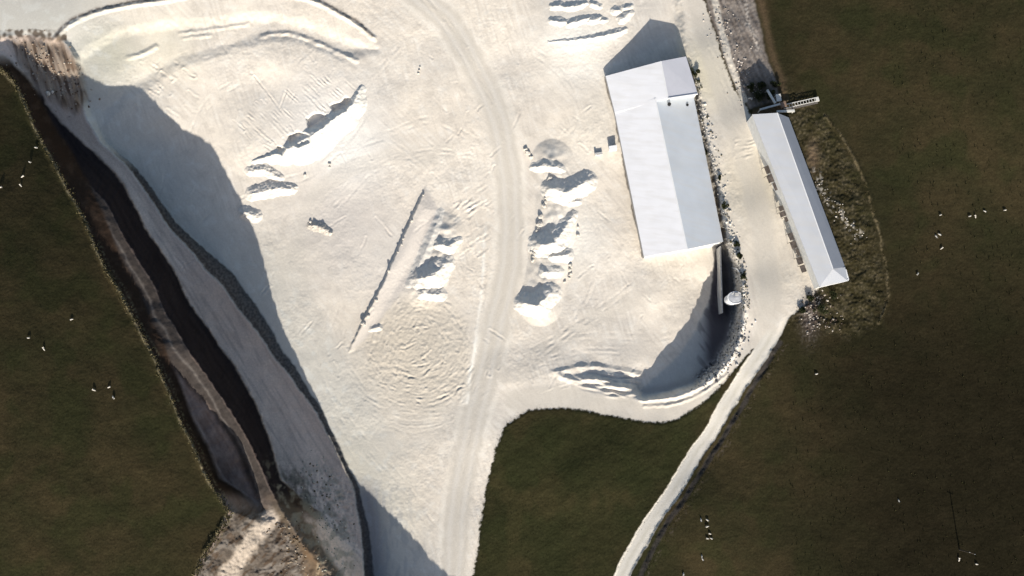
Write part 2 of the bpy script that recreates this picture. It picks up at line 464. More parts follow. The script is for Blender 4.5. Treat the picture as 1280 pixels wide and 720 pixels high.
# working faces and benches
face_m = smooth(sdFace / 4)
shade_tint = smooth((sdFace + 105) / 80) * (1 - face_m)  # floor near the benches tinted darker and bluer, shade painted into its colour
lay(shade_tint * .5, (.44, .45, .42))
lay(shade_tint * smooth((n2 - .1) / .3) * .35, (.60, .60, .56))
lay(shade_tint * smooth((V - 585) / 40) * np.exp(-((sdFace + 14) / 16) ** 2) * .75, (.17, .17, .19))
lay(shade_tint * smooth((V - 585) / 40) * smooth((noise(U / 6, V / 22, 100) - .05) / .3) * .4, (.30, .31, .32))
lay(face_m, (.72, .575, .47))
lay(face_m * np.clip(.5 + n2, 0, 1) * .5, (.80, .65, .54))
lay(face_m * smooth((-sdUpper) / 30) * smooth((26 - sdFace) / 18) * .5, (.46, .37, .31))
lay(face_m * np.exp(-((sdUpper + wC + 5) / 5) ** 2) * .6, (.82, .68, .57))
lay(face_m * smooth((noise((U - .6 * V) / 5, (U + V) / 70, 95) - .1) / .3) * .4, (.42, .34, .29))
lay(face_m * smooth((n3 - .3) / .3) * .3 * smooth((V - 540) / 60), (.22, .2, .16))
lay(face_m * smooth((275 - V) / 110) * (V > 90) * .7, (.36, .29, .245))
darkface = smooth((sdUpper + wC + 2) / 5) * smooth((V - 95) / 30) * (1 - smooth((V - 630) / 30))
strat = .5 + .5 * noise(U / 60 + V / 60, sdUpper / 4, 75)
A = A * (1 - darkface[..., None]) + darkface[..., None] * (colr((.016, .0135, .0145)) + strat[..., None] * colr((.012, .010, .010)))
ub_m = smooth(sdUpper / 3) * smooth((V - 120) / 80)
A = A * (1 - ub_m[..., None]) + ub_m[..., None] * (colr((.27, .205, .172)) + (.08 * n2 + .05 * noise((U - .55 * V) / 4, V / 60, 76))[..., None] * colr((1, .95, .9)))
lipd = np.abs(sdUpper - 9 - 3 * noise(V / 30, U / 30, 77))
lay(ub_m * smooth((np.interp(V, [300, 430, 520], [64, 42, 26]) - sdUpper) / 10) * smooth((V - 150) / 60) * smooth((660 - V) / 50) * smooth((sdUpper + 2) / 3) * .92, (.031, .0285, .027))  # bench colour darkened where the sun lands, so lit and shaded parts match
lay(ub_m * np.exp(-((sdUpper - 13 - 3 * noise(V / 30, U / 30, 77)) / 1.7) ** 2) * smooth((V - 230) / 60) * smooth((640 - V) / 40) * .85, (.12, .106, .096))  # pale sunlit streak along the crest, put into the colour
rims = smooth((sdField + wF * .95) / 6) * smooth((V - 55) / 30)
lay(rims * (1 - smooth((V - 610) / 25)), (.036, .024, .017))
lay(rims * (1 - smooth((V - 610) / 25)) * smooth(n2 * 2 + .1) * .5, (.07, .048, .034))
# spur ribs
ribc = smooth(.5 + noise(ang / 4.5, V / 26, 22))
lay(smooth(line_dist(WU, WV, [(-40, 44), (30, 42), (80, 44)]) / -6 + 1.6) * (U < 84) * smooth((V - 36 - 4 * n2 - 2 * n3) / 3) * smooth(.7 + 1.2 * noise(U / 7, V / 7, 94)) * .92, (.10, .075, .055))
lay(spur * .9, (.22, .165, .12))
lay(spur * ribc * .7, (.33, .275, .22))
lay(spur * smooth((-noise(ang / 6, V / 30, 78) - .05) / .3) * .8, (.085, .055, .038))
# spoil at bottom left
sl = smooth((V - 620) / 25) * smooth(sdUpper / 8) * smooth(-sdField / 4)
lay(sl, (.088, .074, .062))
lay(sl * smooth((n2 + .05) / .3) * .7, (.165, .147, .130))
lay(sl * smooth((-noise((U + V) / 7, (U - V) / 20, 79) - .1) / .3) * .7, (.06, .04, .026))
strip = line_dist(WU, WV, [(345, 640), (322, 664), (300, 696), (272, 740), (240, 800)])
lay(smooth((V - 628) / 14) * (1 - smooth((strip - 7 - 6 * n2) / 8)) * smooth(-sdField / 3) * smooth(1.1 + .6 * n3) * .9, (.40, .345, .29))
lay(smooth((sdUpper + 22) / 8) * smooth((12 - sdUpper) / 8) * smooth((V - 610) / 30) * .9, (.10, .078, .055))
brf = smooth((V - 575) / 30)
brs = line_dist(WU, WV, [(352, 560), (368, 600), (385, 650), (390, 700), (395, 760)])
lay(brf * (1 - smooth((brs - 7) / 9)) * smooth(.6 + n2) * .8, (.13, .085, .05))
lay((1 - smooth((line_dist(WU, WV, [(356, 556), (375, 600), (392, 645), (398, 690), (398, 760)]) - 1.2) / 2.0)) * smooth(.5 + n3) * brf * .7, (.32, .25, .17))
grs = smooth((sdFace - 8) / 10) * smooth(-sdUpper / 8) * smooth((V - 560) / 50)
lay(grs * smooth((n2 + .1) / .3) * .6, (.27, .255, .20))
toe = smooth((sdFace + wE + 2) / 3) * smooth((-sdFace + 1.5) / 2.5) * smooth((V - 170) / 50)  # lower bench face and foot, deep shade painted into the rock colour
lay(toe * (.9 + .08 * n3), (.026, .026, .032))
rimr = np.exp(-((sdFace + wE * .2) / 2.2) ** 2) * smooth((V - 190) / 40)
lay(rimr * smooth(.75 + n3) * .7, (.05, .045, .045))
# pit: cool shadow tone painted into the floor colour, rubble bands, wall stones
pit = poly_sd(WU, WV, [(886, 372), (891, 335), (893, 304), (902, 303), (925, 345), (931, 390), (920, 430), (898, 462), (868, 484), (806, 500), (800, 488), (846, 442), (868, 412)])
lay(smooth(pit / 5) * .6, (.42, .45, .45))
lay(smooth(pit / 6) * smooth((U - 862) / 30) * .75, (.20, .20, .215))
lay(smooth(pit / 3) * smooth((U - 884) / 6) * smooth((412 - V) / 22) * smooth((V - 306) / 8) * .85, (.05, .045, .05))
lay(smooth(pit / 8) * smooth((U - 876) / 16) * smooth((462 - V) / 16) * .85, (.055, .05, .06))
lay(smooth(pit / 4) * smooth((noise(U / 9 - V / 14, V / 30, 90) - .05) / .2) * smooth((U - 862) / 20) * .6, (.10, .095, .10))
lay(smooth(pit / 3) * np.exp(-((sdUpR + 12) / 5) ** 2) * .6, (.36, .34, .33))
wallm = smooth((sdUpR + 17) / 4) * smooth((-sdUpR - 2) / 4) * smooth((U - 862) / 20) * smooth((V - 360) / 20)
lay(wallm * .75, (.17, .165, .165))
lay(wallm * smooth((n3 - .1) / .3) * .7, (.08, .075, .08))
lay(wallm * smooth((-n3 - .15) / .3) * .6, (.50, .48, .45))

# rubble strip beside the shed
lay(rubm * .85, (.47, .44, .40))
lay(rubm * smooth((n3 - .15) / .3) * .7, (.14, .125, .10))
lay(rubm * smooth((noise(U / 2.4, V / 2.4, 80) - .25) / .2) * .8, (.66, .62, .56))
# grass
rag = 1.7 * noise(U / 4.5, V / 4.5, 98) + 1.0 * noise(U / 2, V / 2, 99)
out = np.maximum(smooth((-sdWhite + rag) / 2.2) * smooth(-sdFace / 2.2) * (V > -2600), smooth(sdField / 2.0))
out = out * (1 - (1 - smooth((dPath - np.interp(V, [430, 560, 720], [9, 7.6, 9.4])) / 2.0)))
g = np.clip(.5 + 1.5 * fbm(U / 70, V / 70, 4, 81), 0, 1)
gcol = colr((.025, .0255, .0122)) * (1 - g[..., None]) + colr((.037, .032, .016)) * g[..., None]
gg = smooth((fbm(U / 55, V / 55, 3, 82) + .02) / .35)
gcol = gcol * (1 - .6 * gg[..., None]) + .6 * gg[..., None] * colr((.0225, .0265, .0112))
cen = smooth(poly_sd(U, V, [(590, 500), (900, 480), (960, 430), (760, 760), (560, 760)]) / 40)
gcol = gcol * (1 - .6 * cen[..., None]) + .6 * cen[..., None] * (colr((.024, .0295, .012)) + smooth((fbm(U / 40, V / 60, 3, 96) + .05 + (660 - U) / 400) / .4)[..., None] * colr((.016, .010, .005)))
far = smooth((U - 880) / 260) * smooth((V - 200) / 330)  # vignette put into the grass colour, darker towards the lower right
gcol = gcol * (1 - .92 * far[..., None]) + .92 * far[..., None] * (colr((.0115, .0108, .0062)) + .004 * np.clip(fbm(U / 50, V / 50, 3, 97) + .3, 0, 1)[..., None] * colr((1, .9, .5)))
lines_ = noise((U * .55 + V * .83) / 2.6, (U * .83 - V * .55) / 120, 87)
gcol = gcol * (1 + .14 * lines_ * smooth(.3 + cen))[..., None]
gcol = gcol * (1 + .16 * noise(U / 2.2, V / 2.2, 83) + .22 * fbm(U / 9, V / 6, 3, 84))[..., None]
A = A * (1 - out[..., None]) + out[..., None] * np.clip(gcol * colr((1.16, 1.05, 1.06)), .004, 1)
# brown rough ground, earth bank, dry lines
rm = smooth((sdRough + 8 + 14 * n2) / 30) * out
rcol = colr((.044, .0375, .020)) + (.030 * n2 + .02 * n3)[..., None] * colr((1, .85, .6))
A = A * (1 - .85 * rm[..., None]) + (.85 * rm[..., None]) * np.clip(rcol, .01, 1)
lay(rm * smooth((n3 + .6 * n2 - .35) / .25) * .35, (.15, .12, .075))
chalk = line_dist(WU, WV, [(1018, 215), (1030, 240), (1042, 258), (1058, 278), (1072, 292)])
lay((1 - smooth((chalk - 1) / 9)) * smooth((noise(U / 4.5, V / 4.5, 85) - .12) / .3) * .7, (.45, .41, .35))
scar = np.exp(-(((U - 1012) / 10) ** 2 + ((V - 392) / 26) ** 2))
lay(np.clip(scar * 1.4, 0, 1) * .85, (.075, .06, .052))
lay(scar * smooth((n3 - .1) / .3) * .7, (.30, .26, .23))
lay(np.exp(-(((U - 1016) / 7) ** 2 + ((V - 195) / 18) ** 2)) * .7, (.17, .12, .08))
bm = smooth(sdBank / 4)
bcol = colr((.20, .172, .15)) + (.06 * n2 + .04 * n3 + .06 * noise(U / 4 - V / 9, V / 18, 86))[..., None] * colr((1, .93, .85))
A = A * (1 - bm[..., None]) + bm[..., None] * np.clip(bcol, .03, 1)
lay((1 - smooth((np.abs(line_dist(WU, WV, [(890, -10), (902, 40), (915, 85), (930, 125)]) - 0) - 2.5) / 3)) * .8, (.62, .57, .49))
lay((1 - smooth((line_dist(WU, WV, [(932, -10), (936, 30), (948, 62)]) - 1.0) / 4)) * smooth(n3 + .4) * .6, (.58, .52, .45))
dk = np.exp(-(((U - 951) / 15) ** 2 + ((V - 116) / 13) ** 2))
lay(np.clip(dk * 1.5, 0, 1) * .9, (.055, .05, .035))
edge_bn = np.exp(-((sdBank + 5) / 5) ** 2) * (U > 940)
lay(edge_bn * .5, (.15, .10, .06))
rimline = np.abs(sdField - 1.5)
lay(np.exp(-(rimline / 1.4) ** 2) * smooth(.7 + n3) * smooth((735 - V) / 60) * .75 * (V > 80), (.25, .21, .13))
rl2 = np.abs(sdField + 5)
lay(np.exp(-(rl2 / 1.6) ** 2) * smooth(.3 + n3) * .6 * (V > 300) * (V < 700), (.20, .17, .10))
dl = line_dist(WU, WV, [(1030, 142), (1050, 168), (1070, 203), (1086, 243), (1098, 288), (1108, 336), (1110, 372), (1099, 404)])
lay(np.exp(-(dl / 1.5) ** 2) * smooth(.5 + n3 + n2) * .55, (.24, .19, .11))
lay(smooth((1.6 - line_dist(WU, WV, [(756, 98), (767, 141), (774, 178)])) / 1.6) + smooth((1.6 - line_dist(WU, WV, [(777, 194), (790, 256), (804, 322)])) / 1.6), (.10, .085, .07))
# strips of bare earth beside the narrow path
pd = line_dist(WU, WV, [(975, 428), (940, 486), (905, 545), (866, 606), (842, 643), (816, 684), (800, 724)])
lay((1 - smooth((pd - 1.6) / 3)) * .8, (.045, .040, .038))
pd2 = line_dist(WU, WV, [(982, 432), (946, 492), (912, 550), (873, 612), (850, 648), (824, 690), (806, 730)])
lay((1 - smooth((pd2 - 1) / 4)) * smooth(n3 + n2) * .5, (.10, .08, .065))
pm = 1 - smooth((dPath - np.interp(V, [430, 560, 720], [9, 7.4, 9.2])) / 1.6)
pm = pm * smooth((V - 405) / 20)
lay(pm * .95, (.575, .54, .475))
lay(pm * np.exp(-(dPath / 2.0) ** 2) * smooth(.6 + n2) * .4, (.42, .39, .31))
lay(pm * np.exp(-((dPath - 5) / 1.6) ** 2) * .25, (.72, .68, .61))
A *= (1 + .05 * noise(U / 1.7, V / 1.7, 88))[..., None]
bundline = line_dist(WU, WV, [(66, 47), (76, 34), (91, 24), (119, 12), (160, 3), (210, -4), (250, -12), (300, -18), (350, -13), (392, -2), (427, 14), (452, 31), (466, 44)])  # dark earth line, with the bund's shadow painted in along its upper side
lay(np.exp(-(bundline / 2.4) ** 2) * smooth(.85 + .8 * n3) * .8, (.16, .125, .10))
A = np.clip(A, .004, .85)

# ------------------------------------------------------------------ regions -> structure objects
R = np.zeros(U.shape, np.int8)                       # 0 quarry floor
R[(dHaul < 19) & (sdFace < 0)] = 1                   # haul road
R[(dTop < 24)] = 2                                   # upper road
R[(sdUpR > 0) & (dTrack < 24) & (sdWhite > 0)] = 3   # access track
R[(sdWhite <= 0) & (U > 560)] = 5
R[((U > 590) & (sdWhite <= 0) & (poly_sd(U, V, [(560, 480)] + [p for p in PATH if p[1] > 425] + [(430, 3000)]) > 0))] = 6
R[(pm > .5) & (sdWhite <= 1)] = 4
R[(sdRough > 0) & (sdWhite <= 0)] = 8
R[(sdBank > 0)] = 9
R[(sdFace > 0)] = 7
R[(sdField > 0)] = 10
R[(R == 5) & (U < 700) & (V < 300)] = 0
X, Y, ZZ = unproj(U, V, Z)
# the far ring runs out to the horizon
out_ring = 1 + 14 * smooth(np.maximum.reduce([(-U - 900) / 1700, (U - 2200) / 1700, (-V - 900) / 1700, (V - 1500) / 1500]))
X, Y = X * out_ring, Y * out_ring


def zat(u, v):
    i = min(max(u - AU[IU0], 0), 1310)
    j = min(max(v - AV[IV0], 0), 750)
    a, b = int(i), int(j)
    fx, fy = i - a, j - b
    q = Z[IV0 + b:IV0 + b + 2, IU0 + a:IU0 + a + 2]
    return float((q[0, 0] * (1 - fx) + q[0, 1] * fx) * (1 - fy) + (q[1, 0] * (1 - fx) + q[1, 1] * fx) * fy)


def zat_arr(u, v):
    i = np.clip(u - AU[IU0], 0, 1310)
    j = np.clip(v - AV[IV0], 0, 750)
    a, b = i.astype(int), j.astype(int)
    fx, fy = i - a, j - b
    a, b = a + IU0, b + IV0
    return (Z[b, a] * (1 - fx) + Z[b, a + 1] * fx) * (1 - fy) + (Z[b + 1, a] * (1 - fx) + Z[b + 1, a + 1] * fx) * fy


def alb_arr(u, v):
    i = np.clip(np.round(u - AU[IU0]), 0, 1311).astype(int) + IU0
    j = np.clip(np.round(v - AV[IV0]), 0, 751).astype(int) + IV0
    return A[j, i]


def G(u, v, dz=0.0):
    return P(u, v, zat(u, v) + dz)


# ------------------------------------------------------------------ materials
def new_mat(name):
    m = bpy.data.materials.new(name)
    m.use_nodes = True
    nt = m.node_tree
    return m, nt, nt.nodes['Principled BSDF']


def ground_material(name, scale, bump, var):
    m, nt, b = new_mat(name)
    at = nt.nodes.new('ShaderNodeAttribute')
    at.attribute_name = 'albedo'
    tc = nt.nodes.new('ShaderNodeTexCoord')
    n = nt.nodes.new('ShaderNodeTexNoise')
    n.inputs['Scale'].default_value = scale
    n.inputs['Detail'].default_value = 6
    n.inputs['Roughness'].default_value = .65
    nt.links.new(tc.outputs['Object'], n.inputs['Vector'])
    mr = nt.nodes.new('ShaderNodeMapRange')
    mr.inputs['From Min'].default_value = .25
    mr.inputs['From Max'].default_value = .75
    mr.inputs['To Min'].default_value = 1 - var
    mr.inputs['To Max'].default_value = 1 + var
    nt.links.new(n.outputs['Fac'], mr.inputs['Value'])
    mx = nt.nodes.new('ShaderNodeVectorMath')
    mx.operation = 'SCALE'
    nt.links.new(at.outputs['Color'], mx.inputs[0])
    nt.links.new(mr.outputs['Result'], mx.inputs['Scale'])
    nt.links.new(mx.outputs['Vector'], b.inputs['Base Color'])
    bp = nt.nodes.new('ShaderNodeBump')
    bp.inputs['Strength'].default_value = .6
    bp.inputs['Distance'].default_value = bump
    nt.links.new(n.outputs['Fac'], bp.inputs['Height'])
    nt.links.new(bp.outputs['Normal'], b.inputs['Normal'])
    b.inputs['Roughness'].default_value = 1
    b.inputs['Specular IOR Level'].default_value = 0.0
    return m


def roof_sheet(name, col, var, dirt):
    # profiled sheets: fine laps every metre, large weather stains, dust runs
    m = plain(name, col, .5, var, .22, spec=.35)
    nt = m.node_tree
    b = nt.nodes['Principled BSDF']
    src = b.inputs['Base Color'].links[0].from_socket
    tc = nt.nodes.new('ShaderNodeTexCoord')
    mp = nt.nodes.new('ShaderNodeMapping')
    mp.inputs['Rotation'].default_value = (0, 0, math.radians(12))
    nt.links.new(tc.outputs['Object'], mp.inputs['Vector'])
    st = nt.nodes.new('ShaderNodeMapping')
    st.inputs['Scale'].default_value = (.08, .75, .3)
    nt.links.new(mp.outputs['Vector'], st.inputs['Vector'])
    n = nt.nodes.new('ShaderNodeTexNoise')
    n.inputs['Scale'].default_value = 1.0
    n.inputs['Detail'].default_value = 4
    nt.links.new(st.outputs['Vector'], n.inputs['Vector'])
    mr = nt.nodes.new('ShaderNodeMapRange')
    mr.inputs['From Min'].default_value = .42
    mr.inputs['From Max'].default_value = .78
    mr.inputs['To Max'].default_value = dirt
    nt.links.new(n.outputs['Fac'], mr.inputs['Value'])
    mx = nt.nodes.new('ShaderNodeMix')
    mx.data_type = 'RGBA'
    nt.links.new(mr.outputs['Result'], mx.inputs['Factor'])
    nt.links.new(src, mx.inputs['A'])
    mx.inputs['B'].default_value = (.50, .47, .42, 1)
    nt.links.new(mx.outputs['Result'], b.inputs['Base Color'])
    return m


def plain(name, col, rough=.7, var=.12, scale=1.5, metal=0.0, spec=.3, streak=None):
    m, nt, b = new_mat(name)
    tc = nt.nodes.new('ShaderNodeTexCoord')
    mp = nt.nodes.new('ShaderNodeMapping')
    if streak:
        mp.inputs['Scale'].default_value = streak
    nt.links.new(tc.outputs['Object'], mp.inputs['Vector'])
    n = nt.nodes.new('ShaderNodeTexNoise')
    n.inputs['Scale'].default_value = scale
    n.inputs['Detail'].default_value = 5
    nt.links.new(mp.outputs['Vector'], n.inputs['Vector'])
    r = nt.nodes.new('ShaderNodeValToRGB')
    r.color_ramp.elements[0].position = .3
    r.color_ramp.elements[1].position = .7
    r.color_ramp.elements[0].color = (*[c * (1 - var) for c in col], 1)
    r.color_ramp.elements[1].color = (*[min(c * (1 + var), 1) for c in col], 1)
    nt.links.new(n.outputs['Fac'], r.inputs['Fac'])
    nt.links.new(r.outputs['Color'], b.inputs['Base Color'])
    b.inputs['Roughness'].default_value = rough
    b.inputs['Metallic'].default_value = metal
    b.inputs['Specular IOR Level'].default_value = spec
    return m


M_DUST = ground_material('limestone_dust', 2.2, .05, .06)
M_GRASS = ground_material('short_grass', 2.0, .10, .28)
M_ROCK = ground_material('quarry_rock', 1.6, .14, .14)


# ------------------------------------------------------------------ object helpers
def tag(o, label=None, cat=None, group=None, kind=None):
    if label:
        o['label'] = label
    if cat:
        o['category'] = cat
    if group:
        o['group'] = group
    if kind:
        o['kind'] = kind
    return o


def np_mesh(name, verts, faces, mat, alb=None, parent=None, smooth_=True):
    """verts (n,3), faces (m,k) of one size"""
    me = bpy.data.meshes.new(name)
    verts = np.asarray(verts, np.float32)
    faces = np.asarray(faces, np.int32)
    k = faces.shape[1]
    me.vertices.add(len(verts))
    me.vertices.foreach_set('co', verts.ravel())
    me.loops.add(faces.size)
    me.loops.foreach_set('vertex_index', faces.ravel())
    me.polygons.add(len(faces))
    me.polygons.foreach_set('loop_start', np.arange(0, faces.size, k, dtype=np.int32))
    if smooth_:
        me.polygons.foreach_set('use_smooth', np.ones(len(faces), bool))
    me.update(calc_edges=True)
    if alb is not None:
        at = me.attributes.new('albedo', 'FLOAT_COLOR', 'POINT')
        c = np.ones((len(verts), 4), np.float32)
        c[:, :3] = alb
        at.data.foreach_set('color', c.ravel())
    me.materials.append(mat)
    o = bpy.data.objects.new(name, me)
    COL.objects.link(o)
    if parent:
        o.parent = parent
    return o


def bm_obj(name, bm, mat, parent=None, smooth_=False):
    me = bpy.data.meshes.new(name)
    bmesh.ops.recalc_face_normals(bm, faces=bm.faces)
    if smooth_:
        for f in bm.faces:
            f.smooth = True
    bm.to_mesh(me)
    bm.free()
    me.materials.append(mat)
    o = bpy.data.objects.new(name, me)
    COL.objects.link(o)
    if parent:
        o.parent = parent
        o.matrix_parent_inverse = parent.matrix_basis.inverted()
    return o


def empty(name, loc):
    o = bpy.data.objects.new(name, None)
    o.location = loc
    COL.objects.link(o)
    return o


# ------------------------------------------------------------------ the ground
VID = np.arange(NU * NV).reshape(NV, NU)
QUADS = np.stack([VID[1:, :-1], VID[1:, 1:], VID[:-1, 1:], VID[:-1, :-1]], -1).reshape(-1, 4)
RQ = R[:-1, :-1].ravel()
CO = np.stack([X, Y, ZZ], -1).reshape(-1, 3)
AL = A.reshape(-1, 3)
for rid, name, mat, label, cat in (
        (0, 'quarry_floor', M_DUST, 'dusty white limestone quarry floor covered in wheel marks', 'quarry floor'),
        (1, 'haul_road', M_DUST, 'smooth pale haul road curving down the middle of the quarry floor', 'road'),
        (2, 'upper_road', M_DUST, 'pale beige road crossing the top left corner above the dark bund', 'road'),
        (3, 'access_track', M_DUST, 'pale track curving past the sheds and round the shaded pit', 'track'),
        (4, 'farm_path', M_DUST, 'narrow white gravel path running down between two dark fields', 'path'),
        (5, 'grass_field', M_GRASS, 'large dark green brown field right of the sheds and narrow path', 'field'),
        (6, 'grass_field', M_GRASS, 'dark green triangular field between haul road and narrow white path', 'field'),
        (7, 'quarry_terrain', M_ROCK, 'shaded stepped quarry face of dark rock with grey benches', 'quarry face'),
        (8, 'rough_ground', M_GRASS, 'brown rough ground with pale rubble behind the long narrow shed', 'rough ground'),
        (9, 'earth_bank', M_ROCK, 'grey brown strip of bare earth along the track above the long shed', 'earth bank'),
        (10, 'grass_field', M_GRASS, 'dark hillside field of short grass above the quarry face', 'field')):
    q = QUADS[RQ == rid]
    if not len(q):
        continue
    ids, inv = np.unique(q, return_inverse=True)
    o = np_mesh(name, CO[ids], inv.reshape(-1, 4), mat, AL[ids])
    tag(o, label, cat, None, 'structure')


# ------------------------------------------------------------------ tipped heaps of stone, each its own mound
def heap(name, label, pts, slope=.62, group=None, rough=.3, tint=(.70, .65, .575), mat=None, cat='heap', back=None):
    step_ = .8
    pad = max(p[2] for p in pts) / slope / M + 4
    us = np.arange(min(p[0] for p in pts) - pad, max(p[0] for p in pts) + pad, step_)
    vs = np.arange(min(p[1] for p in pts) - pad, max(p[1] for p in pts) + pad, step_)
    u, v = np.meshgrid(us, vs)
    wu = u + 1.3 * noise(u / 5, v / 5, 101)
    wv = v + 1.3 * noise(u / 5, v / 5, 102)
    h = np.full(u.shape, -9.0)
    for p, q in zip(pts[:-1], pts[1:]):
        d, t = seg_dist(wu, wv, p, q)
        sl = slope
        if back:
            side = (q[0] - p[0]) * (wv - p[1]) - (q[1] - p[1]) * (wu - p[0])
            sl = np.where(side > 0, back, slope)
        h = np.maximum(h, p[2] + (q[2] - p[2]) * t - sl * d * M)
    k = np.clip(h / .5, 0, 1)
    h = h + k * rough * (.5 * noise(u / 4, v / 4, 103) + .4 * noise(u / 1.8, v / 1.8, 104))
    z = zat_arr(u, v) + np.maximum(h, -.12)
    x, y, z = unproj(u, v, z)
    n = np.arange(u.size).reshape(u.shape)
    q = np.stack([n[1:, :-1], n[1:, 1:], n[:-1, 1:], n[:-1, :-1]], -1).reshape(-1, 4)
    hv = h.ravel()
    q = q[(hv[q] > 0).any(1)]
    ids, inv = np.unique(q, return_inverse=True)
    co = np.stack([x, y, z], -1).reshape(-1, 3)[ids]
    base = co[:, :2].mean(0)
    zb = co[:, 2].min()
    co = co - np.array([base[0], base[1], zb])
    al = alb_arr(u, v).reshape(-1, 3)[ids] * .35 + np.array(tint) * .65
    al = al * (1 + .10 * noise(u / 3, v / 3, 105).ravel()[ids])[:, None]
    o = np_mesh(name, co, inv.reshape(-1, 4), mat or M_DUST, al)
    o.location = (base[0], base[1], zb)
    return tag(o, label, cat, group)


W = (.70, .665, .60)
gE = 'tipped heaps in the row east of the haul road'
heap('stone_heap', 'largest grey shadowed heap at the top of the row east of the haul road', [(690, 236, 2.2), (708, 241, 2.5), (733, 227, 2.2)], .6, gE, .25, W)
heap('stone_heap', 'small crescent heap at the upper left end of the row east of the haul road', [(668, 209, .9), (685, 207, 1.2), (702, 211, .8)], .55, gE, .25, W)
heap('stone_heap', 'tiny stone heap just under the largest heap of the eastern row', [(712, 253, .8), (722, 251, .9)], .55, gE, .3, W)
heap('stone_heap', 'long heap with a bright slanting crest in the middle of the eastern row', [(676, 306, 2.5), (693, 304, 2.6), (706, 285, 1.7), (717, 268, .9)], .6, gE, .25, W)
heap('stone_heap', 'small heap below the bright slanting crest in the eastern row', [(692, 320, 1.2), (708, 319, 1.5)], .6, gE, .25, W)
heap('stone_heap', 'low soft heap between the slanting crest and the bottom heap of the eastern row', [(680, 340, .9), (698, 340, .9)], .45, gE, .2, W)
heap('stone_heap', 'bottom heap of the eastern row with a square grey shadow', [(656, 379, 2.2), (672, 382, 2.5), (688, 367, 2.2)], .6, gE, .2, W)
gT = 'small tipped heaps at the top of the quarry'
for lab, p in (('upper row, leftmost small heap at the top edge of the quarry', [(691, 8, .9), (700, 7, 1.0), (706, 9, .8)]),
               ('upper row, second small heap at the top edge of the quarry', [(710, 9, 1.0), (724, 7, .9), (732, 4, .6)]),
               ('upper row, third small heap at the top edge of the quarry', [(740, 5, .8), (749, 8, .7)]),
               ('lower row, leftmost heap above the long thin ridge', [(690, 26, .9), (700, 27, 1.0), (707, 28, .7)]),
               ('lower row, longest heap above the long thin ridge', [(711, 30, .9), (724, 26, 1.0), (736, 23, .8)]),
               ('lower row, third heap above the long thin ridge', [(738, 25, 1.0), (745, 24, 1.0), (750, 22, .6)]),
               ('lower row, smallest heap above the long thin ridge', [(753, 25, .8), (758, 25, .5)]),
               ('tiny dark heap alone to the right of the two rows at the top', [(769, 13, 1.0), (773, 13, .9)]),
               ('slanting heap nearest the big shed shadow at the top', [(777, 24, 1.1), (787, 16, 1.0)]),
               ('topmost heap at the right end of the rows at the top', [(781, 10, .8), (789, 8, .7)])):
    heap('stone_heap', lab, p, .62, gT, .25, W)
heap('spoil_ridge', 'long thin low ridge below the two rows of small heaps at the top', [(686, 53, .35), (720, 50, .5), (745, 47, .8), (768, 42, 1.0), (782, 37, .6)], .6, None, .2, W, cat='ridge')
heap('spoil_bund', 'bright white bund along the lower right lip of the dumped platform', [(449, 112, .8), (441, 130, 1.7), (426, 143, 2.3), (410, 153, 2.3), (396, 165, 2.7), (376, 177, 2.8), (358, 187, 1.9), (340, 194, 1.1), (318, 201, .5)], .37, None, .18, (.74, .71, .64), cat='bund', back=1.1)
gM = 'rough mounds below the dumped platform'
heap('rough_mound', 'topmost of the rough mounds beside the shaded floor, under the white bund', [(312, 214, .9), (330, 212, 1.2), (350, 222, .8)], .55, gM, .4)
heap('rough_mound', 'widest rough mound beside the shaded floor with dark furrows', [(316, 242, 1.4), (340, 236, 1.6), (366, 236, 1.0)], .55, gM, .4)
heap('rough_mound', 'lowest rough mound touching the shadow of the quarry face', [(306, 266, 1.3), (319, 270, 1.3)], .55, gM, .4)
heap('rubble_pile', 'small isolated pile of grey rubble alone on the open quarry floor', [(389, 282, .9), (401, 284, 1.2), (411, 290, .8)], .65, None, .6, (.45, .41, .35))
gP = 'heaps on the level pad west of the haul road'
heap('stone_heap', 'long straight white ridge along the right side of the level pad', [(551, 264, .35), (541, 293, .55), (527, 325, .6), (511, 356, .35)], .28, gP, .03, W)
heap('stone_heap', 'upper heap with a curved shadow right of the straight white ridge', [(548, 305, 1.1), (560, 308, 1.5), (574, 300, .7)], .55, gP, .25, W)
heap('stone_heap', 'larger heap with a wedge shaped shadow right of the straight white ridge', [(525, 348, 2.0), (543, 344, 2.5), (558, 329, 1.6)], .55, gP, .25, W)
heap('stone_heap', 'lowest heap of the level pad, thin shadow over a cream patch', [(528, 367, 1.0), (550, 368, 1.2)], .5, gP, .25, W)
heap('stone_heap', 'small round heap near the lower left tip of the level pad', [(464, 412, .5), (474, 409, .6)], .5, gP, .2)


# ------------------------------------------------------------------ loose boulders
def rock_bm(r, seed):
    bm = bmesh.new()
    bmesh.ops.create_icosphere(bm, subdivisions=2, radius=r)
    q = random.Random(seed)
    cuts = [(Vector((q.gauss(0, 1), q.gauss(0, 1), q.gauss(0, 1))).normalized(), r * q.uniform(.55, .85)) for _ in range(7)]
    s = Vector((q.uniform(.8, 1.3), q.uniform(.8, 1.2), q.uniform(.6, .9)))
    for v in bm.verts:
        for n, d in cuts:
            e = v.co.dot(n) - d
            if e > 0:
                v.co -= n * e
        v.co = Vector((v.co.x * s.x, v.co.y * s.y, v.co.z * s.z))
    return bm


M_STONE = plain('pale_stone', (.55, .51, .45), .95, .18, 2.0, spec=.1)
protos = []


